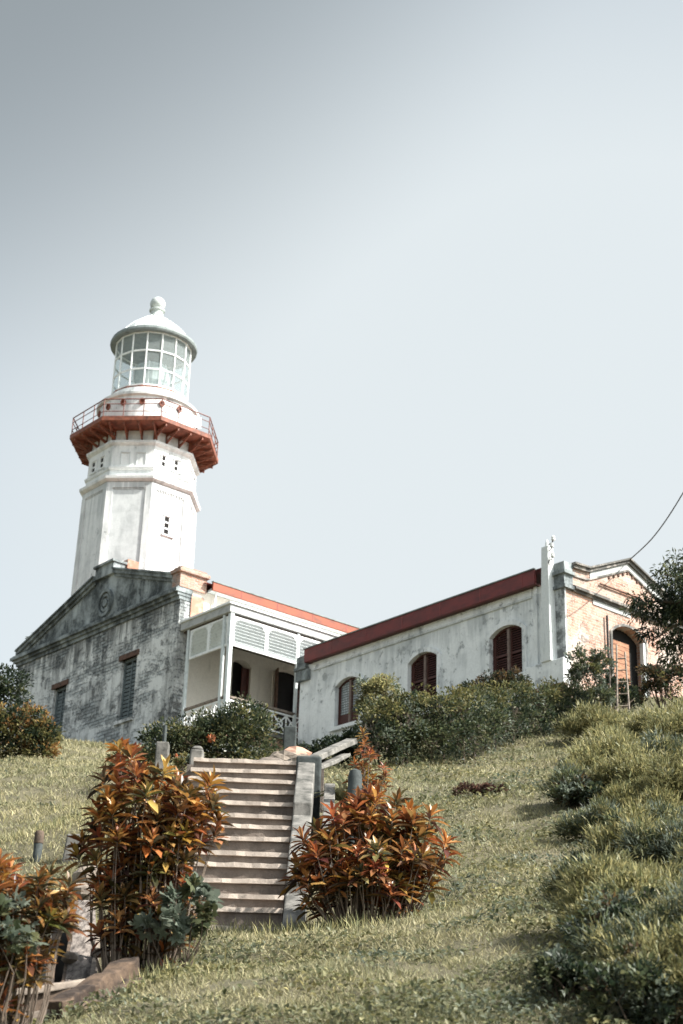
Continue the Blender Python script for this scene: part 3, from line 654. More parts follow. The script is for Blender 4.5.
mb = MB(); mb.tube([(.17, -.1, 3.2), (.18, -.12, 2.9), (.16, -.13, 3.0), (.2, -.1, 3.3)], .012, 5); mb.build('wire_loop', M['iron'], PL)
# overhead line
P0 = np.array([*fr(C2, .1, 2.9), C2[2]+1.66]); pts = []
P1 = W(683, 493, 43); P2 = W(760, 350, 40)
for t in np.linspace(0, 1, 16):
    a_ = (1-t)*(1-t)*P0+2*t*(1-t)*(W(668, 527, 44))+t*t*P2 if False else None
q1 = W(655, 535, 44.3)
ctl = [P0, q1, P1, W(715, 432, 42), P2, W(860, 120, 37)]
for i in range(len(ctl)-1):
    p_1 = ctl[max(i-1, 0)]; p0 = ctl[i]; p1 = ctl[i+1]; p2 = ctl[min(i+2, len(ctl)-1)]
    for t in np.linspace(0, 1, 8, endpoint=False):
        pts.append(.5*((2*p0)+(-p_1+p1)*t+(2*p_1-5*p0+4*p1-p2)*t*t+(-p_1+3*p0-3*p1+p2)*t**3))
pts.append(ctl[-1])
tag(MB().tube(pts, .018, 5).build('power_line', M['cable'], smooth=True), 'thin dark overhead cable running from the brick gable peak up to the right', 'cable')

# ================================================================== LIGHTHOUSE
TZ = 14.0
T = thing('lighthouse', 'white octagonal lighthouse tower with red gallery and glazed lantern room', 'lighthouse', (TW[0], TW[1], TZ), ROT)
def Z(z): return z-TZ
PH = R(22.5)
def octa(mb, prof): mb.lathe([(r_, Z(z)) for r_, z in prof], 8, ph=PH)
mb = MB(); octa(mb, [(2.72, 14.0), (2.60, 22), (2.52, 28.56)]); mb.build('shaft', M['tower'], T)
c8 = cos(R(22.5))
def facemap(k, ap):
    """frame of octagon face k (k=0 faces local +X): s along the face, d outwards, z"""
    a = k*pi/4; ux, uy = -sin(a), cos(a); nx, ny = cos(a), sin(a)
    return lambda s, d, z: (nx*(ap+d)+ux*s, ny*(ap+d)+uy*s, z)
def apo(z): # apothem of shaft
    return c8*np.interp(z, [14, 22, 28.56], [2.72, 2.60, 2.52])
# raised corner strips and recessed panel look: pilaster strips at each corner of each face, lintel band
for k in range(8):
    mb = MB(); m1 = facemap(k, 0)
    for sgn in (-1, 1):
        s0, s1 = sgn*.72, sgn*1.00
        def q(s, z, d): return m1(s, apo(z)+d, Z(z))
        vs = [q(s0, 20, .055), q(s1*1.02, 20, .055), q(s1, 28.3, .055), q(s0, 28.3, .055), q(s0, 20, -.02), q(s1*1.02, 20, -.02), q(s1, 28.3, -.02), q(s0, 28.3, -.02)]
        mb.add(vs, [(0, 1, 2, 3), (7, 6, 5, 4), (0, 4, 5, 1), (1, 5, 6, 2), (2, 6, 7, 3), (3, 7, 4, 0)])
    vs = [q(-.98, 28.3, .055), q(.98, 28.3, .055), q(.98, 28.56, .055), q(-.98, 28.56, .055), q(-.98, 28.3, -.02), q(.98, 28.3, -.02), q(.98, 28.56, -.02), q(-.98, 28.56, -.02)]
    mb.add(vs, [(0, 1, 2, 3), (7, 6, 5, 4), (0, 4, 5, 1), (1, 5, 6, 2), (2, 6, 7, 3), (3, 7, 4, 0)])
    for j in range(10): # little dentils under the panel head
        s = -.63+j*.14; mb.box(s, s+.06, apo(28.2)-.02, apo(28.2)+.04, Z(28.22), Z(28.3), m1)
    mb.build('corner_strips', M['tower'], T)
    mb = MB(); vs = [q(-.71, 20, .012), q(.71, 20, .012), q(.71, 28.2, .012), q(-.71, 28.2, .012)]; mb.add(vs, [(0, 1, 2, 3)])
    if k in (5, 6, 7): mb.build('panel', M['tower_patch'] if k == 7 else M['tower'], T)
mb = MB(); octa(mb, [(2.5, 28.56), (2.62, 28.6), (2.74, 28.68), (2.76, 28.80), (2.60, 28.86), (2.50, 28.92), (2.48, 29.16), (2.56, 29.2), (2.58, 29.30), (2.47, 29.36)]); mb.build('cornice', M['tower'], T)
mb = MB(); octa(mb, [(2.46, 29.36), (2.44, 30.36), (2.52, 30.4), (2.6, 30.46), (2.6, 30.56), (2.38, 30.62), (2.36, 31.2)]); mb.build('upper_shaft', M['tower'], T)
# windows on the sunlit face (k=0) and blind recesses elsewhere
apu = c8*2.45
def twin(k, s0, s1, zb, zt, ap, rows):
    m1 = facemap(k, ap); mb = MB(); t = .05
    mb.box(s0-t, s0, 0, .06, Z(zb), Z(zt), m1); mb.box(s1, s1+t, 0, .06, Z(zb), Z(zt), m1); mb.box(s0-t, s1+t, 0, .07, Z(zt), Z(zt)+.06, m1); mb.box(s0-.1, s1+.1, 0, .1, Z(zb)-.07, Z(zb), m1)
    o = mb.build('window', M['tower'], T)
    mb = MB(); mb.box(s0, s1, .004, .012, Z(zb), Z(zt), m1); mb.build('pane', M['dark'], o)
    mb = MB(); c = (s0+s1)/2; mb.box(c+.03, s1, .014, .03, Z(zb), Z(zt), m1)
    for j in range(rows+1): z = zb+(zt-zb)*j/rows; mb.box(s0, c+.03, .014, .03, Z(z)-.035, Z(z)+.035, m1)
    mb.build('glazing_bar', M['white'], o)
for k in (0, 2, 4, 6):
    twin(k, -.55, -.22, 29.48, 30.02, apu, 2); twin(k, .12, .45, 29.48, 30.02, apu, 2)
twin(0, -.22, .24, 26.35, 27.2, float(apo(26.8)), 3); twin(4, -.22, .24, 26.35, 27.2, float(apo(26.8)), 3)
for k in (7, 5, 1, 3):
    m1 = facemap(k, apu)
    for s0 in (-.5, .2):
        mb = MB(); mb.box(s0-.04, s0+.40, 0, .05, Z(30.0), Z(30.07), m1); mb.box(s0-.04, s0, 0, .03, Z(29.45), Z(30), m1); mb.box(s0+.36, s0+.40, 0, .03, Z(29.45), Z(30), m1); mb.build('blind_window', M['tower_patch'], T)
# gallery
Rg = 3.42
mb = MB(); octa(mb, [(2.3, 31.12), (Rg-.05, 31.12), (Rg, 31.16), (Rg, 31.36), (Rg-.04, 31.38), (2.2, 31.38)]); mb.build('gallery_deck', M['rust'], T)
for k in range(8):
    m1 = facemap(k, 0)
    for s in (-.98, -.33, .33, .98):
        mb = MB(); w = .028
        ae = Rg*c8-.06
        mb.box(s-w, s+w, c8*2.36, ae, Z(31.0), Z(31.118), m1)
        d0, d1 = c8*2.37, ae-.12
        mb.add([m1(s-w, d0, Z(30.62)), m1(s+w, d0, Z(30.62)), m1(s+w, d0, Z(30.78)), m1(s-w, d0, Z(30.78)), m1(s-w, d1, Z(30.98)), m1(s+w, d1, Z(30.98)), m1(s+w, d1+.1, Z(31.02)), m1(s-w, d1+.1, Z(31.02))],
               [(0, 1, 2, 3), (4, 7, 6, 5), (0, 4, 5, 1), (1, 5, 6, 2), (2, 6, 7, 3), (3, 7, 4, 0)])
        mb.box(s-w, s+w, d0-.01, d0+.05, Z(30.6), Z(31.0), m1)
        mb.build('bracket', M['rust'], T)
cor = [(cos(PH+k*pi/4), sin(PH+k*pi/4)) for k in range(8)]; rg = Rg-.07
rl = MB()
for zz, rad in ((32.22, .028), (31.98, .02), (31.62, .018)):
    for k in range(8):
        a, b = cor[k], cor[(k+1) % 8]; rl.tube([(a[0]*rg, a[1]*rg, Z(zz)), (b[0]*rg, b[1]*rg, Z(zz))], rad, 6)
RLg = rl.build('gallery_railing', M['railrust'], T)
for k in range(8):
    a, b = cor[k], cor[(k+1) % 8]
    for t in (0, .345, .69):
        x, y = a[0]*(1-t)+b[0]*t, a[1]*(1-t)+b[1]*t; MB().tube([(x*rg, y*rg, Z(31.38)), (x*rg, y*rg, Z(32.23))], .024, 6).build('railing_post', M['railrust'], RLg)
m1 = facemap(0, rg*c8); mb = MB(); mb.box(-.15, .8, .02, .05, Z(31.45), Z(32.0), m1); mb.build('gallery_panel', M['greywhite'], T)
# drum
mb = MB(); mb.lathe([(r_, Z(z)) for r_, z in ((2.22, 31.38), (2.22, 32.86), (2.33, 32.92), (2.34, 33.04), (2.24, 33.1), (1.9, 33.18), (1.86, 33.5), (1.80, 33.52))], 64); mb.build('lantern_drum', M['tower'], T, smooth=True)
for k in range(16):
    a = R(-49.85)*0+k*2*pi/16+R(5); nx, ny = cos(a), sin(a)
    mb = MB(); vs = []; n_ = 12
    for r0, d in ((.13, .0), (.13, .07), (.085, .07), (.085, .01)):
        for j in range(n_):
            t = 2*pi*j/n_; vs.append((nx*(2.22+d)-ny*r0*cos(t), ny*(2.22+d)+nx*r0*cos(t), Z(32.55)+r0*sin(t)*1.2))
    fsx = [(i*n_+j, i*n_+(j+1) % n_, (i+1)*n_+(j+1) % n_, (i+1)*n_+j) for i in range(3) for j in range(n_)]+[tuple(3*n_+j for j in range(n_))]
    mb.add(vs, fsx); mb.build('vent', M['rust'], T)
# lantern
Rl = 1.74; zb, zt = 33.52, 36.42
mb = MB(); mb.lathe([(1.84, Z(33.5)), (1.84, Z(33.60)), (1.76, Z(33.62)), (1.6, Z(33.62)), (1.6, Z(33.5))], 16, close=True); mb.build('lantern_base_ring', M['rust'], T)
LA = MB()
LA.lathe([(Rl+.05, Z(zb+.1)), (Rl+.05, Z(zb+.18)), (Rl-.05, Z(zb+.18)), (Rl-.05, Z(zb+.1))], 16, ph=R(2), close=True); LN = LA.build('lantern_room', M['white'], T)
for j in range(16):
    a = R(2)+j*2*pi/16; x, y = cos(a)*Rl, sin(a)*Rl
    MB().tube([(x, y, Z(zb+.1)), (x, y, Z(zt))], .038, 6).build('mullion', M['white'], LN)
for zz in (zb+.98, zb+1.92, zt-.04):
    MB().lathe([(Rl+.035, Z(zz-.03)), (Rl+.035, Z(zz+.03)), (Rl-.03, Z(zz+.03)), (Rl-.03, Z(zz-.03))], 16, ph=R(2), close=True).build('glazing_ring', M['white'], LN)
mb = MB(); vs = []
for z in (zb+.15, zt-.05):
    for j in range(16): a = R(2)+j*2*pi/16; vs.append((cos(a)*(Rl-.012), sin(a)*(Rl-.012), Z(z)))
mb.add(vs, [(j, (j+1) % 16, 16+(j+1) % 16, 16+j) for j in range(16)]); mb.build('glazing', M['glass'], LN)
# lens inside: barrel with framed prisms on a pedestal
mb = MB(); mb.lathe([(.45, Z(33.5)), (.45, Z(34.0)), (.62, Z(34.05)), (.62, Z(34.12)), (.1, Z(34.12))], 16); mb.build('lens_pedestal', M['greywhite'], T)
mb = MB(); mb.lathe([(.62, Z(34.12)), (.80, Z(34.5)), (.84, Z(35.0)), (.74, Z(35.4)), (.3, Z(35.6))], 12); o = mb.build('lens', M['cloth'], T)
mb = MB()
for j in range(6):
    a = j*pi/3+.3; mb.tube([(cos(a)*.66, sin(a)*.66, Z(34.12)), (cos(a)*.84, sin(a)*.84, Z(34.5)), (cos(a)*.88, sin(a)*.88, Z(35.0)), (cos(a)*.78, sin(a)*.78, Z(35.4))], .03, 6)
mb.build('lens_frame', M['white'], o)
# dome
DM = MB(); DM.lathe([(1.62, Z(36.40)), (2.0, Z(36.38)), (2.03, Z(36.46)), (1.99, Z(36.60)), (1.80, Z(36.64))], 32); dm = DM.build('dome_eave', M['eave'], T, smooth=True)
pf = [(1.80, 36.64), (1.62, 36.92), (1.38, 37.22), (1.10, 37.50), (.80, 37.76), (.5, 37.98), (.33, 38.10)]
mb = MB(); mb.lathe([(r_, Z(z)) for r_, z in pf], 48); dome = mb.build('dome', M['dome'], T, smooth=True)
for j in range(16):
    a = R(2)+j*2*pi/16; MB().tube([(cos(a)*(r_+.008), sin(a)*(r_+.008), Z(z)) for r_, z in pf], .022, 5).build('rib', M['greywhite'], dome)
MB().lathe([(r_, Z(z)) for r_, z in ((.33, 38.10), (.36, 38.16), (.30, 38.22), (.28, 38.42), (.37, 38.46), (.37, 38.52))], 24).build('finial_neck', M['dome'], T, smooth=True)
mb = MB(); mb.lathe([(max(.001, .365*sin(t)), Z(38.85)-.365*cos(t)) for t in np.linspace(.15, pi-.02, 14)], 24); mb.lathe([(.05, Z(39.2)), (.03, Z(39.27)), (.001, Z(39.28))], 8); mb.build('finial_ball', M['dome'], T, smooth=True)

# ================================================================== STAIRS
SX0, SX1 = -1.55, -.40; Y0s, Z0s = 13.92, 2.02; NS = 14; RISE, RUN = .182, .268
ST = thing('stone_staircase', 'worn stone staircase climbing the slope between the orange crotons', 'staircase', (SX0, Y0s, Z0s), 0)
for i in range(NS):
    y = i*RUN; z = i*RISE; j_ = random.uniform(-.012, .012); w = SX1-SX0
    a = random.uniform(-.012, .012)
    mb = MB(); nx_ = 7
    vs = []; 
    mb.box(0, w, y+.035, y+RUN+.06, z-.5, z+RISE-.045+j_)
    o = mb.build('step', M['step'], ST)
    mb = MB()
    # tread slab with an uneven chipped nosing
    k = 14; lo_, hi_ = z+RISE-.045+j_, z+RISE+j_
    fv = [(w*q/k, y+random.uniform(-.006, .012)+(.014 if random.random() < .1 else 0)) for q in range(k+1)]
    vs = [(x, yy, lo_+a*(x/w)) for x, yy in fv]+[(x, yy+.004, hi_+a*(x/w)+random.uniform(-.006, .002)) for x, yy in fv]+[(x, y+RUN+.06, hi_+a*(x/w)) for x, yy in fv]+[(x, y+RUN+.06, lo_) for x, yy in fv]
    n1 = k+1; fcs = []
    for r_ in range(3):
        for q in range(k): fcs.append((r_*n1+q, r_*n1+q+1, (r_+1)*n1+q+1, (r_+1)*n1+q))
    for q in range(k): fcs.append((3*n1+q, 3*n1+q+1, q+1, q))
    fcs += [(0, n1, 2*n1, 3*n1), (k, 3*n1+k, 2*n1+k, n1+k)]
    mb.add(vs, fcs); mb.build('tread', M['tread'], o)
# right parapet: four descending blocks
yt = NS*RUN
for i, (ya, yb, hh) in enumerate(((-.05, .62, .20), (.62, 1.35, .30), (1.35, 2.1, .24), (2.1, 2.8, .32), (2.8, 3.45, .22))):
    za, zb_ = ya/RUN*RISE+hh, yb/RUN*RISE+hh-.05
    mb = MB(); mb.add([(w+.01, ya, za-1.0), (w+.20, ya, za-1.0), (w+.20, yb-.01, za-1.0), (w+.01, yb-.01, za-1.0), (w+.01, ya, za), (w+.20, ya, za), (w+.20, yb-.01, zb_), (w+.01, yb-.01, zb_)],
                      [(3, 2, 1, 0), (4, 5, 6, 7), (0, 1, 5, 4), (1, 2, 6, 5), (2, 3, 7, 6), (3, 0, 4, 7)]); mb.build('parapet_block', M['concrete'], ST, bevel=.015)
mb = MB(); mb.box(w-.01, w+.27, 3.45, 3.72, 1.5, yt/RUN*RISE+.04); mb.build('parapet_pier', M['darkpost'], ST, bevel=.02)
# landing behind the top step
mb = MB(); mb.box(-.1, w+.3, yt+.06, yt+1.1, NS*RISE-.5, NS*RISE-.01); mb.build('landing', M['step'], ST)
# outer retaining wall beyond the gap
o = MB().add([(.0, 0, -.9), (.12, 0, -.9), (.12, 1.9, -.9), (0, 1.9, -.9), (0, 0, .35), (.12, 0, .35), (.12, 1.9, 1.35), (0, 1.9, 1.35)],
             [(3, 2, 1, 0), (4, 5, 6, 7), (0, 1, 5, 4), (1, 2, 6, 5), (2, 3, 7, 6), (3, 0, 4, 7)]).build('retaining_wall', M['concrete'], bevel=.01)
o.location = (-.09, 15.45, 2.95); tag(o, 'thin pale concrete wall beside the stair parapet, left of the right croton', 'wall')
# slanting handrail beams going up to the right
def beam(name, label, cat, p, q, w, h, mat, group=None, jit=.0, n=6, bev=.01):
    p, q = Vector(p), Vector(q); L = (q-p).length; t = (q-p).normalized(); s = t.cross(Vector((0, 0, 1))).normalized(); u = s.cross(t)
    mb = MB(); vs = []
    for i in range(n+1):
        c = t*(L*i/n)
        for a, b in ((-1, -1), (1, -1), (1, 1), (-1, 1)):
            vs.append((c+s*(a*w/2+random.uniform(-jit, jit))+u*(b*h/2+random.uniform(-jit, jit)))[:])
    fcs = [(3, 2, 1, 0), tuple(n*4+k for k in range(4))]+[(i*4+k, i*4+(k+1) % 4, (i+1)*4+(k+1) % 4, (i+1)*4+k) for i in range(n) for k in range(4)]
    mb.add(vs, fcs); o = mb.build(name, mat, bevel=bev); o.location = p
    if label: tag(o, label, cat, group)
    return o
beam('stair_rail', 'upper slanting concrete rail leading right from the stair top', 'rail', W(301, 764, 17.9), W(352, 741, 19.5), .14, .07, M['concrete'], jit=.006)
beam('stair_rail', 'lower slanting concrete rail just under the upper one at the stair top', 'rail', W(305, 774, 17.9), W(346, 755, 19.3), .12, .05, M['concrete'], jit=.006)
mb = MB(); mb.frustum((0, 0, -.5), (.085, .085), (0, 0, .38), (.075, .075)); mb.frustum((0, 0, .38), (.075, .075), (0, 0, .43), (.04, .04))
p = W(195.5, 779, 17.9); o = mb.build('stone_post', M['concrete'], bevel=.02, smooth=True); o.location = (p[0], p[1], p[2]-.05); tag(o, 'rounded pale concrete post at the left end of the top step', 'post')
p = W(354.5, 800, 16.6); mb = MB(); mb.lathe([(.075, -.5), (.075, .25), (.06, .31), (.02, .33)], 12); o = mb.build('stone_post', M['darkpost'], smooth=True); o.location = p; tag(o, 'round topped dark grey post above the right croton', 'post')
p = W(289, 756, 24); mb = MB(); mb.box(-.1, .1, -.1, .1, -.6, .45); o = mb.build('stone_post', M['darkpost'], bevel=.02); o.location = p; tag(o, 'square dark mossy post under the verandah beside the brick heap', 'post')
p = W(161.5, 765, 21); r_ = thing('pipe_post', 'slim grey pipe set in a pale concrete block left of the stair top', 'post', (p[0], p[1], p[2]-.3))
MB().box(-.085, .085, -.085, .085, 0, .6).build('concrete_block', M['concrete'], r_, bevel=.015); MB().tube([(.01, 0, .6), (.01, 0, .84)], .028, 8).build('pipe', M['darkpost'], r_, smooth=True)
p = ghit(36.5, 862)[0]; r_ = thing('marker_post', 'dark round marker post with brown upper band on the left grass slope', 'post', (p[0], p[1], p[2]-.12))
r_.scale = (.62, .62, .68)
MB().lathe([(.07, 0), (.07, .42), (.065, .43)], 14).build('shaft', M['darkpost'], r_, smooth=True); MB().lathe([(.076, .43), (.076, .58), (.06, .61), (.01, .61)], 14).build('upper_band', M['oldwood'], r_, smooth=True)
p = ghit(70, 862)[0]; mb = MB(); mb.frustum((0, 0, -.2), (.09, .05), (.02, 0, .26), (.07, .04)); o = mb.build('concrete_slab', M['concrete'], bevel=.015); o.location = p; tag(o, 'small upright pale slab right of the dark marker post', 'slab')

# broken brick heap at the stair head
def rock(mb, c, r_, sq=(1, 1, .7)):
    vs = []; n1, n2 = 8, 5
    for i in range(n2+1):
        for j in range(n1):
            t = pi*i/n2; a = 2*pi*j/n1; q = r_*random.uniform(.78, 1.1)
            vs.append((c[0]+q*sq[0]*sin(t)*cos(a), c[1]+q*sq[1]*sin(t)*sin(a), c[2]+q*sq[2]*cos(t)))
    mb.add(vs, [(i*n1+j, i*n1+(j+1) % n1, (i+1)*n1+(j+1) % n1, (i+1)*n1+j) for i in range(n2) for j in range(n1)])
for i, (x, y, D, s, mt, lb) in enumerate(((296, 752, 22.5, .13, 'orange_brick', 'reddish brick lump topmost of the heap behind the stair top'), (284, 757, 22, .15, 'palewood', 'tan stone at the left of the heap behind the stair top'),
                                      (272, 762, 21, .13, 'step', 'brown stone lowest left in the heap behind the stair top'), (300, 759, 21.5, .12, 'palewood', 'pale stone lowest right in the heap behind the stair top'))):
    mb = MB(); rock(mb, (0, 0, 0), s*1.25, (1.4, 1, .75)); o = mb.build('stone', M[mt], bevel=.01); o.location = W(x, y+3, D); tag(o, lb, 'stone')
for i, (x, y, D, s, lb) in enumerate(((89, 878, 14.5, .14, 'pale boulder behind the lower leaves of the left croton'), (83, 893, 14.0, .10, 'small pale stone at the head of the broken channel'))):
    mb = MB(); rock(mb, (0, 0, 0), s*1.2); o = mb.build('stone', M['palewood'], smooth=True); o.location = W(x, y, D); tag(o, lb, 'stone')

# broken concrete channel, lower left
CH = thing('broken_channel', 'cracked concrete drain channel running downhill behind the fallen beams', 'channel', W(80, 990, 11.2))
o0 = W(80, 990, 11.2)
def quadslab(mb, c4, t, nrm=(0, 0, -1)):
    c4 = [Vector(c)-Vector(o0) for c in c4]; d = Vector(nrm)*t
    mb.add([c[:] for c in c4]+[(c+d)[:] for c in c4], [(0, 1, 2, 3), (7, 6, 5, 4)]+[(i, (i+1) % 4, (i+1) % 4+4, i+4) for i in range(4)])
chm = M['chan'] = simple('stained_concrete', (.22, .19, .17), (.06, .05, .045), .9, 6, .42, .62, vec=(5, 1, 1), bump=.9)
mb = MB(); quadslab(mb, [W(64, 988, 11.0), W(98, 988, 11.2), W(95, 900, 13.8), W(78, 900, 13.8)], .15); mb.build('slab', chm, CH)
mb = MB(); quadslab(mb, [W(60, 990, 10.95), W(65, 990, 11.0), W(79, 900, 13.8), W(75, 900, 13.8)], .2); mb.build('side_wall', M['oldwood'], CH)
mb = MB(); quadslab(mb, [W(40, 986, 11.0), W(46, 986, 11.0), W(60, 908, 13.4), W(56, 908, 13.4)], .3); mb.build('side_wall', M['concrete'], CH)
mb = MB(); quadslab(mb, [W(88, 985, 11.0), W(93, 985, 11.0), W(102, 925, 13.0), W(98, 925, 13.0)], .25); mb.build('side_wall', M['palewood'], CH)
mb = MB(); quadslab(mb, [W(42, 988, 11.05), W(66, 988, 11.05), W(78, 905, 13.5), W(58, 905, 13.5)], .03); o = mb.build('channel_gap_shade', M['dark'], CH);  # near-black sheet painting the shade in the channel gap
o.location = (0, 0, -.22)
beam('timber_plank', 'long bleached board laid level above the dark gap at lower left', 'board', W(8, 994, 10.2), W(90, 982, 10.5), .16, .045, M['palewood'], jit=.005)
beam('timber_plank', 'dark bottom board nearest the lower left corner', 'board', W(8, 1020, 9.9), W(56, 1012, 10.0), .14, .05, M['palewood'], jit=.005)
beam('timber_plank', 'upright brown board under the level board at lower left', 'board', W(14, 1008, 10.25), W(72, 998, 10.35), .03, .16, M['oldwood'], jit=.004)
beam('fallen_beam', 'thick brown fallen beam slanting up to the croton foot', 'beam', W(54, 1012, 9.9), W(132, 966, 10.9), .12, .11, M['bark'], jit=.016, n=12)
beam('fallen_beam', 'thinner grey fallen beam slanting just below the brown one', 'beam', W(74, 1014, 9.8), W(142, 982, 10.6), .09, .08, M['oldwood'], jit=.014, n=12)
beam('timber_plank', 'short pale board bridging the channel beside the croton stems', 'board', W(93, 953, 11.9), W(113, 953, 11.8), .08, .06, M['palewood'], jit=.003)

beam('fallen_beam', 'narrow rotten beam lying steeply against the left wall of the channel', 'beam', W(46, 1000, 10.4), W(60, 912, 12.6), .06, .06, M['bark'], jit=.01, n=9)
for (x, y, D, s, lb) in ((118, 1000, 10.2, .07, 'fist sized stone under the grey fallen beam'), (106, 985, 10.7, .08, 'brown stone between the two fallen beams'), (70, 958, 11.6, .06, 'small stone lying on the cracked channel slab')):
    mb = MB(); rock(mb, (0, 0, 0), s); o = mb.build('stone', M['palewood'], smooth=True); o.location = W(x, y, D); tag(o, lb, 'stone')
# ================================================================== LADDER, far right
p0 = gplace(623, 716, 38)
LD = thing('wooden_ladder', 'old wooden ladder leaning below the brick gable window', 'ladder', p0, R(-12))
for x0_, x1_ in ((-.13, -.10), (.16, .10)): MB().tube([(x0_, -.1, -.1), (x1_, .55, 1.95 if x0_ < 0 else 1.75)], .026, 6).build('rail', M['palewood'], LD)
for k in range(5):
    t = .15+k*.17; MB().tube([(-.13+.03*t, -.1+.65*t, -.1+2.0*t), (.16-.06*t, -.1+.65*t, -.1+2.0*t)], .018, 6).build('rung', M['palewood'], LD)
p = gplace(611, 712, 38.3); o = MB().tube([(0, 0, -.1), (.02, .1, .9), (.05, .12, 1.6)], [.025, .02, .012], 6).build('wooden_stake', M['palewood']); o.location = p; tag(o, 'thin leaning stake left of the ladder', 'stake')

# ================================================================== CROTONS
ORANGE = [(.50, .215, .05), (.42, .155, .038), (.60, .33, .095), (.30, .09, .028), (.54, .26, .07)]
RUSTY = [(.16, .052, .024), (.09, .032, .02), (.055, .03, .02), (.22, .08, .03)]
GREENISH = [(.06, .055, .02), (.10, .085, .03), (.04, .045, .02), (.16, .13, .04)]
def croton(name, label, loc, blobs, n_ros, leafL, greenish=.25, rstem=.014, pale=.3, lowdark=.5, base_spread=.22, leaves=(13, 20), sepf=.5):
    root = thing(name, label, 'shrub', loc, 0); P = []; D = []; U = []; L = []; C0 = []; C1_ = []; Wd = []
    cs = []; vol = np.array([b[3]*b[4]*b[5] for b in blobs])**.7; pr = vol/vol.sum(); tries = 0
    zmax = max(b[2]+b[5] for b in blobs)
    while len(cs) < n_ros and tries < 9000:
        tries += 1; b = blobs[rng.choice(len(blobs), p=pr)]; u = unit(1)[0]; r_ = .35+.65*rng.random()**.6
        c = np.array([b[0]+u[0]*b[3]*r_, b[1]+u[1]*b[4]*r_, b[2]+u[2]*b[5]*r_])
        if c[2] < .12: continue
        if any(np.linalg.norm((c-q[0])*np.array([1, 1, .9])) < leafL*sepf for q in cs): continue
        cs.append((c, u))
    mb = MB(); ctr = np.array([blobs[0][0], blobs[0][1], 0])
    trunks = [Vector((random.uniform(-1, 1)*base_spread, random.uniform(-1, 1)*base_spread*.6, -.1)) for _ in range(max(5, n_ros//7))]
    for c, u in cs:
        outd = np.array([c[0]-ctr[0], c[1]-ctr[1], 0]); outn = outd/(np.linalg.norm(outd)+.3)
        axis = Vector((outn[0]*.55+random.uniform(-.15, .15), outn[1]*.55+random.uniform(-.15, .15), 1)).normalized()
        b0 = min(trunks, key=lambda t: (t.xy-Vector((c[0]*.5, c[1]*.5))).length+random.uniform(0, .12)); cv = Vector(c)
        m_ = Vector((b0.x*.45+cv.x*.55, b0.y*.45+cv.y*.55, b0.z+(cv.z-b0.z)*.42)); m2 = cv-axis*min(.25, cv.z*.3)
        mb.tube([b0, b0.lerp(m_, .5), m_, m2.lerp(m_, .4), m2, cv], [rstem, rstem*.9, rstem*.75, rstem*.6, rstem*.5, rstem*.35], 5)
        nl = rng.integers(*leaves); ax = np.array(axis); a1 = np.cross(ax, [.3, .9, .1]); a1 /= np.linalg.norm(a1); a2 = np.cross(ax, a1)
        hi = np.clip(c[2]/zmax, 0, 1); rr_ = rng.random()
        rt_ = np.array([rng.uniform(.75, 1.12), rng.uniform(.7, 1.15), rng.uniform(.7, 1.4)]); isgreen = rng.random() < greenish*(1.5-hi)
        for k in range(nl):
            t = k/nl; ph_ = k*2.39996+rng.uniform(-.3, .3); el = .18+1.55*(1-t)**.8+rng.uniform(-.22, .22)   # outer leaves flatter
            d = ax*cos(el)+(a1*cos(ph_)+a2*sin(ph_))*sin(el)
            P.append(c-ax*leafL*.35*(1-t)); D.append(d); U.append(ax*.9+d*.1+rng.normal(0, .12, 3))
            l_ = leafL*rng.uniform(.7, 1.2)*(1-.35*t); L.append(l_); Wd.append(l_*rng.uniform(.22, .32))
            if isgreen: pal = GREENISH if rng.random() < .7 else ORANGE
            else: pal = ORANGE if rng.random() < (.45+.5*t)*(.5+.75*hi) else (RUSTY if rng.random() < .72 else GREENISH)
            q = np.array(pal[rng.integers(len(pal))])*rng.uniform(.6, 1.3)*rt_*np.array([.92, 1.0, 1.15]); C0.append(q)
            q2 = np.array(ORANGE[rng.integers(5)] if rng.random() < .4 else RUSTY[rng.integers(4)]); C1_.append(q*.6+q2*.4)
    A_ = lambda z: np.array(z, float)
    leaf_mesh('foliage', A_(P), A_(D), A_(U), A_(L), A_(Wd), A_(C0), M['croton'], root, 'lance', .10, A_(C1_))
    mb.build('stem', M['palestem'], root, smooth=True)
    return root
def gl(px, py, D, dz=0):
    p = W(px, py, D); return (float(p[0]), float(p[1]), H(p[0], p[1])+dz)
m13 = 13.4/1600; 
b_ = gl(368, 925, 13.6); s = 13.9/1620
croton('croton_bush', 'large rounded orange croton bush right of the stone stairs', b_,
       [(.02, 0, .68, .58, .5, .46), (-.42, -.1, .56, .26, .3, .26), (.42, 0, .68, .30, .35, .38), (.02, .1, .98, .36, .3, .27), (.30, .0, .38, .34, .3, .22), (-.1, -.25, .42, .45, .2, .26), (-.45, -.15, .36, .2, .2, .2)], 142, .19, .18, leaves=(14, 22), rstem=.009, sepf=.46)
b_ = gl(133, 985, 11.3)
croton('croton_bush', 'tall bronze and orange croton bush left of the stone stairs', b_,
       [(.02, 0, 1.12, .40, .35, .42), (.34, 0, 1.22, .20, .25, .30), (-.16, 0, 1.46, .18, .2, .22), (.12, 0, 1.42, .12, .15, .16), (-.30, 0, 1.02, .20, .22, .34), (.08, 0, .62, .32, .26, .26), (.10, 0, .95, .36, .3, .3), (.05, -.1, .34, .28, .2, .24), (-.12, -.1, .5, .22, .2, .24), (.1, -.12, .72, .3, .15, .2)], 138, .175, .42, leaves=(14, 21), rstem=.008, sepf=.46)
b_ = gl(2, 1030, 9.2)
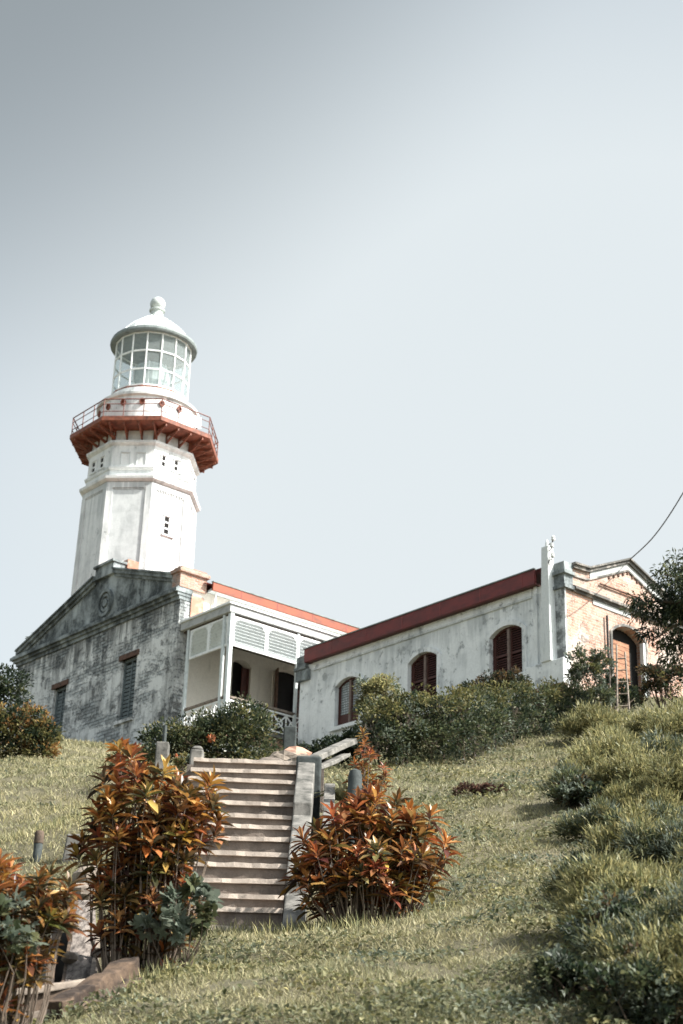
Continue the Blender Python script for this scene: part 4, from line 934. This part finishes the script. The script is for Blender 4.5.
croton('croton_bush', 'dark leaved croton bush cut by the lower left edge of the photo', b_,
       [(.0, 0, .62, .30, .3, .32), (.22, 0, .75, .16, .2, .2), (-.25, 0, .85, .3, .3, .22), (.02, -.1, .22, .24, .22, .24), (-.2, -.1, .35, .3, .25, .35), (.12, -.1, .5, .16, .2, .3)], 105, .14, .6, leaves=(13, 20), rstem=.0055, sepf=.42)
b_ = gl(364, 800, 17.0)
croton('croton_bush', 'tall thin stemmed orange croton behind the grey post at the stair head', b_,
       [(.0, 0, .55, .20, .15, .25), (.0, 0, .95, .13, .14, .25), (.13, 0, .65, .13, .14, .25), (-.02, 0, 1.15, .08, .08, .1)], 40, .12, .1, rstem=.007, sepf=.45, base_spread=.12, leaves=(10, 15))
b_ = gl(306, 850, 15.2)
# spiky variegated plant
b_ = gl(343, 800, 17.3)
r_ = thing('spiky_plant', 'pale striped spiky plant left of the tall thin croton', 'plant', b_); n = 46
dd = unit(n); dd[:, 2] = np.abs(dd[:, 2])*.9+.35; cc = pick([(.32, .33, .2), (.16, .19, .1), (.42, .4, .26)], n); L = rng.uniform(.22, .38, n)
leaf_mesh('foliage', np.zeros((n, 3))+[0, 0, .28], dd, np.tile([0, 0, 1.], (n, 1))+unit(n)*.3, L, L*.12, cc, M['leaf'], r_, 'lance', .3)
MB().tube([(0, 0, -.1), (0, 0, .3)], [.04, .03], 7).build('stem', M['stem'], r_, smooth=True)
# grey green lobed creeper at the croton foot
b_ = gl(178, 975, 11.0)
r_ = thing('broad_leaf_weed', 'grey green weed with big lobed leaves at the foot of the left croton', 'plant', b_)
crown(r_, [(.03, -.05, .36, .17, .16, .2), (-.14, -.1, .2, .17, .15, .15), (.13, -.05, .48, .11, .12, .11)], 220, .09, [(G_GREY, 3), (G_MID, 1)], 'lobed', stems=12, aspect=1.0, clump=.4, rstem=.007, up_bias=.1)
b_ = gl(140, 975, 10.9)
b_ = gl(6, 985, 8.9)
r_ = thing('broad_leaf_weed', 'grey green weed with lobed leaves at the left edge among the dark croton', 'plant', b_)
crown(r_, [(-.05, 0, .45, .16, .16, .25)], 150, .075, [(G_GREY, 2), (G_MID, 1)], 'lobed', stems=9, aspect=1.0, clump=.45, rstem=.006, up_bias=.1)

# ================================================================== SHRUBS
def b3(px0, px1, py0, py1, D, basepy=None):
    """half width / height in metres of a pixel box at distance D (for sizing only)"""
    s_ = D/1560.; return (px1-px0)/2*s_, (py1-py0)*s_*.98
r_ = shrub('flowering_shrub', 'dense dark shrub with a few orange flowers below the verandah', 'shrub', 222, 768, 23.5,
      [(-.55, 0, .5, .5, .5, .46), (.0, 0, .6, .55, .5, .55), (.34, 0, .72, .48, .45, .56), (-.95, 0, .48, .34, .4, .42), (.15, 0, .3, .8, .4, .35)], 14000, .055, [(G_DARK, 3), (G_MID, 3), (G_OLIVE, 1)], stems=10)
for (dx, dz) in ((-.15, .5), (-.6, .2)):
    nn = 16; q = unit(nn); leaf_mesh('flower', np.tile([dx, -.47, dz], (nn, 1))+q*.02, q+np.array([0, -.6, .2]), unit(nn), np.full(nn, .07), np.full(nn, .05), pick([(.40, .12, .05), (.42, .18, .09)], nn), M['leaf'], r_)
shrub('low_shrub', 'small yellowish shrub in front of the black gabled wall left of the stairs', 'shrub', 128, 766, 25, [(0, 0, .22, .42, .3, .26), (.35, 0, .3, .2, .2, .25)], 1500, .06, [(G_OLIVE, 3), (G_MID, 2)])
shrub('low_shrub', 'small pale bush between the pipe post and the stone post', 'shrub', 184, 770, 19.5, [(0, 0, .26, .13, .13, .2)], 500, .05, [(G_OLIVE, 2), (G_GREY, 2)])
shrub('croton_shrub', 'yellow and brown leaved bush in front of the far left corner of the gabled house', 'shrub', 22, 764, 34,
      [(0, 0, .7, .62, .5, .68), (-.5, 0, .65, .5, .5, .75), (.4, 0, .5, .38, .4, .55), (0, 0, .25, .7, .4, .3)], 8500, .085, [(G_DARK, 3), (G_OLIVE, 2), ([(.3, .2, .07), (.28, .15, .06), (.16, .09, .04)], 2)])
shrub('dark_bush', 'dark bush behind the yellow brown one at the left edge', 'shrub', -2, 750, 42, [(0, 0, 1.4, .75, .7, 1.0), (-.5, 0, 1.5, .8, .7, 1.0)], 4500, .1, [(G_DARK, 5), (G_MID, 1)])
# hedge on the bank
hp = [gplace(378, 776, 25.2), gplace(450, 770, 26.2), gplace(520, 747, 29.5), gplace(590, 728, 32)]
HD = thing('hedge', 'long dark overgrown hedge with a yellow green top below the white house', 'hedge', hp[0])
bl = []; bl2 = []
for t in np.linspace(0, 1, 15):
    i = min(2, int(t*3)); f_ = t*3-i; q = [hp[i][k]*(1-f_)+hp[i+1][k]*f_-hp[0][k] for k in range(3)]
    hh = 1.22-.75*max(0, t-.45)+random.uniform(-.09, .07)-(.3 if t > .95 else 0)-(.25 if t < .05 else 0)
    bl.append((q[0], q[1]+.45, q[2]+.42*hh, .38, .5, .66*hh)); bl2.append((q[0], q[1]+.6, q[2]+hh, .38, .6, .14))
crown(HD, bl, 26000, .065, [(G_DARK, 3), (G_MID, 4), (G_GREY, 1), ([(.06, .05, .04), (.1, .085, .07)], 1)], stems=34, clump=.5, hollow=.5, rstem=.014, base=None)
crown(HD, bl2, 9000, .065, [(G_OLIVE, 4), (G_MID, 2)], stems=0, clump=.5, name='top_growth')
shrub('flowering_shrub', 'light leaved shrub hiding the lower half of the capiz window', 'shrub', 374, 745, 30, [(.06, 0, 1.35, .44, .4, .28), (.02, 0, 1.05, .42, .4, .38), (.15, 0, .75, .45, .4, .4)], 4600, .07, [(FEATH, 4), (G_GREY, 2), ([(.3, .24, .14), (.2, .17, .08)], 1)], stems=10)
shrub('reddish_shrub', 'dark reddish shrub growing above the hedge under the third shutter', 'shrub', 496, 716, 33, [(0, 0, 1.0, .5, .4, .28), (.3, 0, 1.12, .36, .35, .24), (-.4, 0, .85, .4, .35, .22)], 5200, .06, [(G_DARK, 3), (G_BROWN, 3)], stems=8)
shrub('grey_green_shrub', 'tall loose grey green shrub against the brick wall right of the pillar', 'shrub', 588, 716, 36,
      [(0, 0, 1.05, .42, .4, .55), (.35, 0, 1.35, .28, .3, .4), (-.2, 0, 1.45, .22, .3, .3), (.1, 0, .5, .55, .4, .4)], 5200, .075, [(G_GREY, 3), (G_MID, 3), (G_OLIVE, 1)], stems=14)
shrub('dark_bush', 'dark bush behind the wooden ladder', 'shrub', 622, 712, 38.6, [(0, .5, .6, .5, .35, .55), (-.2, .4, .9, .3, .3, .3), (.35, .4, .4, .3, .3, .4)], 2800, .08, [(G_DARK, 5), (G_MID, 1)], stems=8)
shrub('reddish_shrub', 'reddish brown shrub right of the ladder under the tree branch', 'shrub', 663, 722, 36.5, [(0, 0, .6, .5, .4, .6), (-.25, 0, .95, .28, .3, .28), (.4, 0, .9, .35, .3, .35)], 3600, .075, [(G_BROWN, 3), (G_DARK, 3), (G_OLIVE, 1)], stems=12)
shrub('low_shrub', 'low dark plants at the foot of the white wall behind the stair rails', 'shrub', 325, 758, 26, [(-.3, 0, .15, .3, .3, .26), (.1, 0, .28, .35, .3, .32), (.45, 0, .36, .3, .3, .36)], 5200, .06, [(G_DARK, 6), (G_MID, 1)], stems=6)
shrub('low_shrub', 'small low bush spilling right of the brick heap', 'shrub', 262, 768, 21, [(0, 0, .12, .3, .2, .14)], 700, .05, [(G_MID, 2), (G_OLIVE, 1)], stems=5)
# plant growing on the cornice of the gabled house
x_, y_ = fr(C1, -10.4, .1)
r_ = thing('wall_plant', 'wispy dry plant growing on the left end of the black gable', 'plant', (x_, y_, C1[2]+.25)); crown(r_, [(0, 0, .35, .42, .3, .3), (.5, 0, .5, .35, .2, .25)], 420, .09, [(G_DARK, 2), (G_BROWN, 1), (G_MID, 1)], stems=16, rstem=.012)
# wild shrubs on the right slope
wild = [(655, 742, 30, .9, .5, 'O', 'yellow green feathery bush on the slope below the ladder'),
        (600, 738, 31, .8, .5, 'O', 'olive bush between the hedge end and the feathery bush'),
        (695, 752, 28, .9, .8, 'O', 'tall olive bush cut by the right edge just under the tree branch'),
        (578, 803, 21, .50, .5, 'M', 'grey green mound bush on the upper right slope'),
        (632, 800, 20, .55, .6, 'O', 'rounded olive mound bush right of the grey green one on the slope'),
        (680, 815, 18, .5, .75, 'O', 'olive bush at the right edge halfway down the slope'),
        (625, 872, 15, .42, .5, 'D', 'dark hollow leafy bush in the middle of the right slope'),
        (668, 880, 14.5, .42, .6, 'M', 'mid green bush at the right edge beside the dark hollow bush'),
        (640, 945, 12, .40, .5, 'O', 'bright olive bush low on the right slope'),
        (575, 1000, 10, .26, .24, 'D', 'low dark weed bush near the bottom right of the grass'),
        (645, 1040, 9.4, .32, .42, 'D', 'dark leafy bush in the lower right corner'),
        (700, 990, 10, .35, .65, 'M', 'bush at the right edge above the corner bush')]
rw = random.Random(5)
for k in range(44):
    py = 745+ (k/43)**1.0*285+rw.uniform(-12, 12); D = float(np.interp(py, [740, 800, 870, 940, 1010], [29, 20.5, 15.2, 12.2, 9.8]))
    lo_ = np.interp(py, [750, 800, 850, 950, 1020], [575, 565, 595, 585, 560]); px = rw.uniform(lo_, 730)
    r0 = rw.uniform(.6, 1.1)*(.20+.017*D); wild.append((px, py, D, r0, r0*rw.uniform(.7, 1.3), 'OOMOOD'[k % 6], 'feathery olive bush merging into the thicket that covers the right side of the slope'))
for k in range(16):
    py = 800+k*11+rw.uniform(-8, 8); D = float(np.interp(py, [800, 870, 940, 1010], [20.5, 15.2, 12.2, 9.8])); r0 = rw.uniform(.6, .95)*(.18+.014*D)
    wild.append((rw.uniform(585, 690), py, D, r0, r0*rw.uniform(.8, 1.2), 'OMO'[k % 3], 'feathery olive bush merging into the thicket that covers the right side of the slope'))
for px, py, D, r0, h0, kd, lb in wild:
    pals = {'O': [(FEATH, 6), (G_OLIVE, 2)], 'M': [(G_MID, 2), (FEATH, 2), (G_GREY, 2)], 'D': [(G_DARK, 2), (G_MID, 4), (G_GREY, 2), (G_BROWN, 1)]}[kd]
    bl = [(0, 0, h0*.35, r0*.8, r0*.6, h0*.45)]
    for k in range(6):
        a = random.uniform(0, 2*pi); q = random.random(); bl.append((cos(a)*r0*.75*q, sin(a)*r0*.6*q, h0*random.uniform(.15, .5+.3*(1-q)), r0*random.uniform(.25, .45), r0*.35, h0*random.uniform(.3, .5)))
    gpos, D = ghit(px, min(py, 1060)); gpos = gpos if D < 50 else gplace(px, py, 32); D = min(D, 32)
    r_ = thing('wild_shrub', lb, 'shrub', gpos, 0, 'wild shrubs on the right slope')
    nl = int(5200*min(1.5, max(.55, r0/.5)))
    if kd == 'D': crown(r_, bl, nl, .022+D*.0016, pals, stems=12, rstem=.006, aspect=.55, up_bias=.4, clump=.5)
    else:
        crown(r_, bl, int(nl*1.5), .03+D*.0018, pals, 'blade', stems=8, rstem=.005, aspect=.16, up_bias=.55, clump=.75)
        crown(r_, bl, nl//2, .016+D*.0013, pals, stems=0, aspect=.55, up_bias=.4, clump=.5, name='weed_leaves')
# dried clump on the grass
r_ = shrub('dry_clump', 'low reddish brown dry clump lying on the open grass', 'clump', 479, 792, 21.3, [(-.15, 0, .05, .2, .16, .09), (.14, 0, .06, .22, .16, .10)], 1600, .045, [([(.09, .045, .035), (.14, .075, .055), (.05, .03, .025)], 1)], stems=0)

# tree at the right edge
tp_ = W(735, 720, 31); tb = (tp_[0], tp_[1], H(tp_[0], tp_[1]))
TR = thing('leafy_tree', 'dark drooping tree whose branches hang in from the right edge', 'tree', tb)
c0 = W(684, 618, 31); rel = np.array(c0)-np.array(tb)
def rp(px, py, D=31): return np.array(W(px, py, D))-np.array(tb)
bl = []
for (px, py, r_) in ((668, 588, .42), (676, 612, .48), (658, 616, .36), (645, 602, .25), (640, 612, .22), (690, 600, .6), (690, 645, .5), (668, 645, .36), (675, 662, .26), (652, 636, .26), (662, 570, .12), (680, 568, .3), (700, 580, .7), (720, 610, 1.0), (745, 590, 1.0), (740, 640, .9), (634, 605, .14)):
    q = rp(px, py, 31+random.uniform(-.4, .6)); bl.append((q[0], q[1], q[2], r_, r_*.9, r_*.75))
crown(TR, bl, 14000, .12, [(G_DARK, 5), (G_MID, 4)], stems=0, up_bias=-.8, aspect=.26, clump=.55, hollow=.2)
mb = MB(); top = rp(725, 600)
mb.tube([(0, 0, -.3), (.05, 0, 1.0), (-.05, .1, 2.0), tuple(top)], [.2, .16, .13, .07], 9); mb.build('trunk', M['stem'], TR, smooth=True)
mb = MB()
for px, py, in ((640, 606), (664, 575), (655, 640), (676, 660), (690, 600), (745, 580)):
    e = rp(px, py); s_ = np.array([-.03, .08, 1.9]); mdl = (s_+e)/2+np.array([0, 0, .3]); mb.tube([s_, s_*.6+mdl*.4+[0, 0, .1], mdl, e*.6+mdl*.4+[0, 0, .08], e], [.07, .055, .04, .025, .01], 6)
mb.build('branch', M['stem'], TR, smooth=True)

# ================================================================== GRASS AND GROUND COVER
def in_stairs(x, y): return (x > SX0-.12) & (x < SX1+.36) & (y > Y0s-.02) & (y < Y0s+5.2)
def fnoise(x, y, s, sd):
    return (np.sin(x*s*1.3+sd+1.7*np.sin(y*s*.9+sd*2))+np.sin(y*s*1.7-sd+1.3*np.sin(x*s*1.1-sd)))*.5
def scatter(n, d0, d1, amax, p=1.3):
    d = (rng.random(n)*(d1**p-d0**p)+d0**p)**(1/p) if p > 0 else d0*(d1/d0)**rng.random(n)
    a = rng.uniform(-amax, amax, n); return d*np.sin(np.radians(a)), d*np.cos(np.radians(a)), d
n = 800000
x, y, d = scatter(n, 6.5, 60, 22, -1); ok = ~in_stairs(x, y); x, y, d = x[ok], y[ok], d[ok]
# leave a bare patch for the channel
cx = -2.1-(y-11)*.02; ok = ~((y > 9.9) & (y < 13.8) & (x > -2.35) & (x < -1.62)); x, y, d = x[ok], y[ok], d[ok]
z = hgt(x, y); n = len(x)
tuft = fnoise(x, y, 3.1, .3)*.5+fnoise(x, y, 7.7, 1.9)*.5; dry = fnoise(x, y, .55, 2.2)*.6+fnoise(x, y, 1.9, 4.)*.4
bare = fnoise(x, y, 1.35, 8.3)*.6+fnoise(x, y, 4.4, 3.)*.4; keep = rng.random(n) < (.62+.38*tuft)*np.where(bare > .62, .25, 1); x, y, d, z, tuft, dry = [q[keep] for q in (x, y, d, z, tuft, dry)]; n = len(x)
L = (.026+.0019*d)*(1+.45*tuft)*rng.uniform(.4, 1.6, n); Wd = (.0022+.00040*d)*rng.uniform(.7, 1.4, n)
ln = rng.normal(0, .75, (n, 2)); D = np.stack([ln[:, 0], ln[:, 1]-.1, np.ones(n)], 1)
t = np.clip(.5+.45*dry+rng.normal(0, .25, n)+np.where(x < -2, .15, 0), 0, 1)[:, None]
green = pick([(.165, .175, .09), (.205, .21, .115), (.13, .145, .075), (.24, .24, .15)], n); yell = pick([(.37, .325, .18), (.31, .28, .155), (.45, .40, .25), (.26, .24, .14)], n)
cc = green*(1-t)+yell*t
# taller fringe at the foot of the stairs, the posts, the beams and the crotons
def fringe(n, cx, cy, sx, sy, l0, l1):
    fx = rng.normal(cx, sx, n); fy = rng.normal(cy, sy, n); return fx, fy, rng.uniform(l0, l1, n)
FR = [fringe(900, -1.0, 13.78, .42, .07, .07, .2), fringe(500, -.2, 13.9, .12, .25, .08, .22), fringe(900, .25, 13.35, .4, .2, .06, .18), fringe(700, -1.75, 10.1, .5, .15, .06, .17),
      fringe(500, -1.75, 14.6, .07, .7, .08, .2), fringe(500, -1.4, 10.9, .3, .25, .06, .18), fringe(900, -2.9, 17.0, .5, .4, .06, .16), fringe(600, .1, 17.2, .3, .5, .07, .2), fringe(700, -2.6, 22, 1.2, 1.0, .08, .2)]
fx, fy, fl = [np.concatenate([q[i] for q in FR]) for i in range(3)]; ok = ~in_stairs(fx, fy); fx, fy, fl = fx[ok], fy[ok], fl[ok]; m_ = len(fx)
x = np.concatenate([x, fx]); y = np.concatenate([y, fy]); z = np.concatenate([z, hgt(fx, fy)]); L = np.concatenate([L, fl]); Wd = np.concatenate([Wd, fl*.055])
D = np.concatenate([D, np.stack([rng.normal(0, .35, m_), rng.normal(0, .35, m_), np.ones(m_)], 1)]); cc = np.concatenate([cc, pick(FEATH, m_)]); n = len(x)
gr = leaf_mesh('grass', np.stack([x, y, z-.01], 1), D, np.stack([rng.normal(0, 1, n), rng.normal(0, 1, n)-.6, np.zeros(n)+.1], 1), L, Wd, cc, M['grass'], None, 'blade', .18)
tag(gr, 'short dry olive and straw coloured grass covering the hillside', 'grass', kind='stuff')
n = 150000
x, y, d = scatter(n, 6.5, 36, 21, -1); pch = fnoise(x, y, 1.3, 5.1)*.5+fnoise(x, y, 3.7, .7)*.5+np.where(x > 1.2, .22, 0)+np.where(y < 12, .12, 0)-np.where(x < -2.4, .3, 0)
ok = (~in_stairs(x, y)) & (pch+rng.normal(0, .2, n) > .18) & ~((y > 9.9) & (y < 13.8) & (x > -2.35) & (x < -1.62)); x, y, d, pch = x[ok], y[ok], d[ok], pch[ok]; n = len(x); z = hgt(x, y)
hh = np.clip(pch, 0, 1)*.16*rng.random(n)
D = unit(n); D[:, 2] = np.abs(D[:, 2])*.6+.1; L = (.022+.0013*d)*rng.uniform(.6, 1.5, n)
cl = fnoise(x, y, 2.3, 9.)[:, None]*.5+.5
cc = pick(G_OLIVE+FEATH, n)*cl+pick(G_MID+G_GREY+G_GREY, n)*(1-cl)
gc = leaf_mesh('ground_cover', np.stack([x, y, z+.01+hh], 1), D, unit(n)*.5+np.array([0, 0, 1.]), L, L*.6, cc, M['leaf'], None, 'leaf')
tag(gc, 'patches of small leaved weeds creeping through the grass', 'weeds', kind='stuff')

# ================================================================== LIGHT AND SKY
SUN_AZ, SUN_EL = 109., 43.
wd = bpy.data.worlds.new('World'); scene.world = wd; wd.use_nodes = True; nt = wd.node_tree; nt.nodes.clear()
out = nt.nodes.new('ShaderNodeOutputWorld'); bg = nt.nodes.new('ShaderNodeBackground'); sky = nt.nodes.new('ShaderNodeTexSky')
sky.sky_type = 'NISHITA'; sky.sun_disc = False; sky.sun_elevation = R(SUN_EL); sky.sun_rotation = R(SUN_AZ); sky.air_density = 1.0; sky.dust_density = 3.5; sky.ozone_density = 1.0
hs = nt.nodes.new('ShaderNodeHueSaturation'); hs.inputs['Saturation'].default_value = .26
nt.links.new(sky.outputs[0], hs.inputs['Color']); bg.inputs[1].default_value = .115
# thin bright haze veiling the sky, thickest ahead over the house and towards the sun
wn = N(nt)
def lobe(px, py, a0, a1):
    d = ray(px, py); d = d/np.linalg.norm(d); dp = nt.nodes.new('ShaderNodeVectorMath'); dp.operation = 'DOT_PRODUCT'
    nt.links.new(wn.tc.outputs['Generated'], dp.inputs[0]); dp.inputs[1].default_value = tuple(float(q) for q in d)
    mr = nt.nodes.new('ShaderNodeMapRange'); mr.interpolation_type = 'SMOOTHSTEP'; nt.links.new(dp.outputs['Value'], mr.inputs[0])
    mr.inputs[1].default_value = cos(R(a0)); mr.inputs[2].default_value = cos(R(a1)); return mr.outputs[0]
hz = wn.math('ADD', lobe(470, 600, 26, 3), wn.math('MULTIPLY', lobe(1500, 700, 45, 10), .6), True)
cl = wn.noise(2.2, 5, .5, wn.tc.outputs['Generated'], .4)
hz = wn.math('MULTIPLY', hz, wn.math('ADD', wn.math('MULTIPLY', cl, .3), .82), True)
base = wn.mix(1.0, hs.outputs[0], (.93, 1.0, 1.0), 'MULTIPLY')
mxs = wn.mix(wn.math('MULTIPLY', hz, .9), base, (3.22, 3.46, 3.56))
mxs = wn.mix(wn.math('MULTIPLY', lobe(-160, -400, 27, 6), .66), mxs, (.92, 1.04, 1.07))  # duller upper-left patch: lens vignetting put into the sky colour
nt.links.new(mxs, bg.inputs[0])
nt.links.new(bg.outputs[0], out.inputs[0])
sl = bpy.data.lights.new('sun', 'SUN'); sl.energy = 4.9; sl.angle = R(.6); sl.color = (1, .95, .87); so = bpy.data.objects.new('sun', sl); COL.objects.link(so)
sd = Vector((sin(R(SUN_AZ))*cos(R(SUN_EL)), cos(R(SUN_AZ))*cos(R(SUN_EL)), sin(R(SUN_EL)))); so.rotation_euler = sd.to_track_quat('Z', 'Y').to_euler()

scene.render.engine = 'CYCLES'
scene.view_settings.view_transform = 'Standard'; scene.view_settings.look = 'None'; scene.view_settings.exposure = 1.12; scene.view_settings.gamma = 1
scene.render.resolution_x = 683; scene.render.resolution_y = 1024
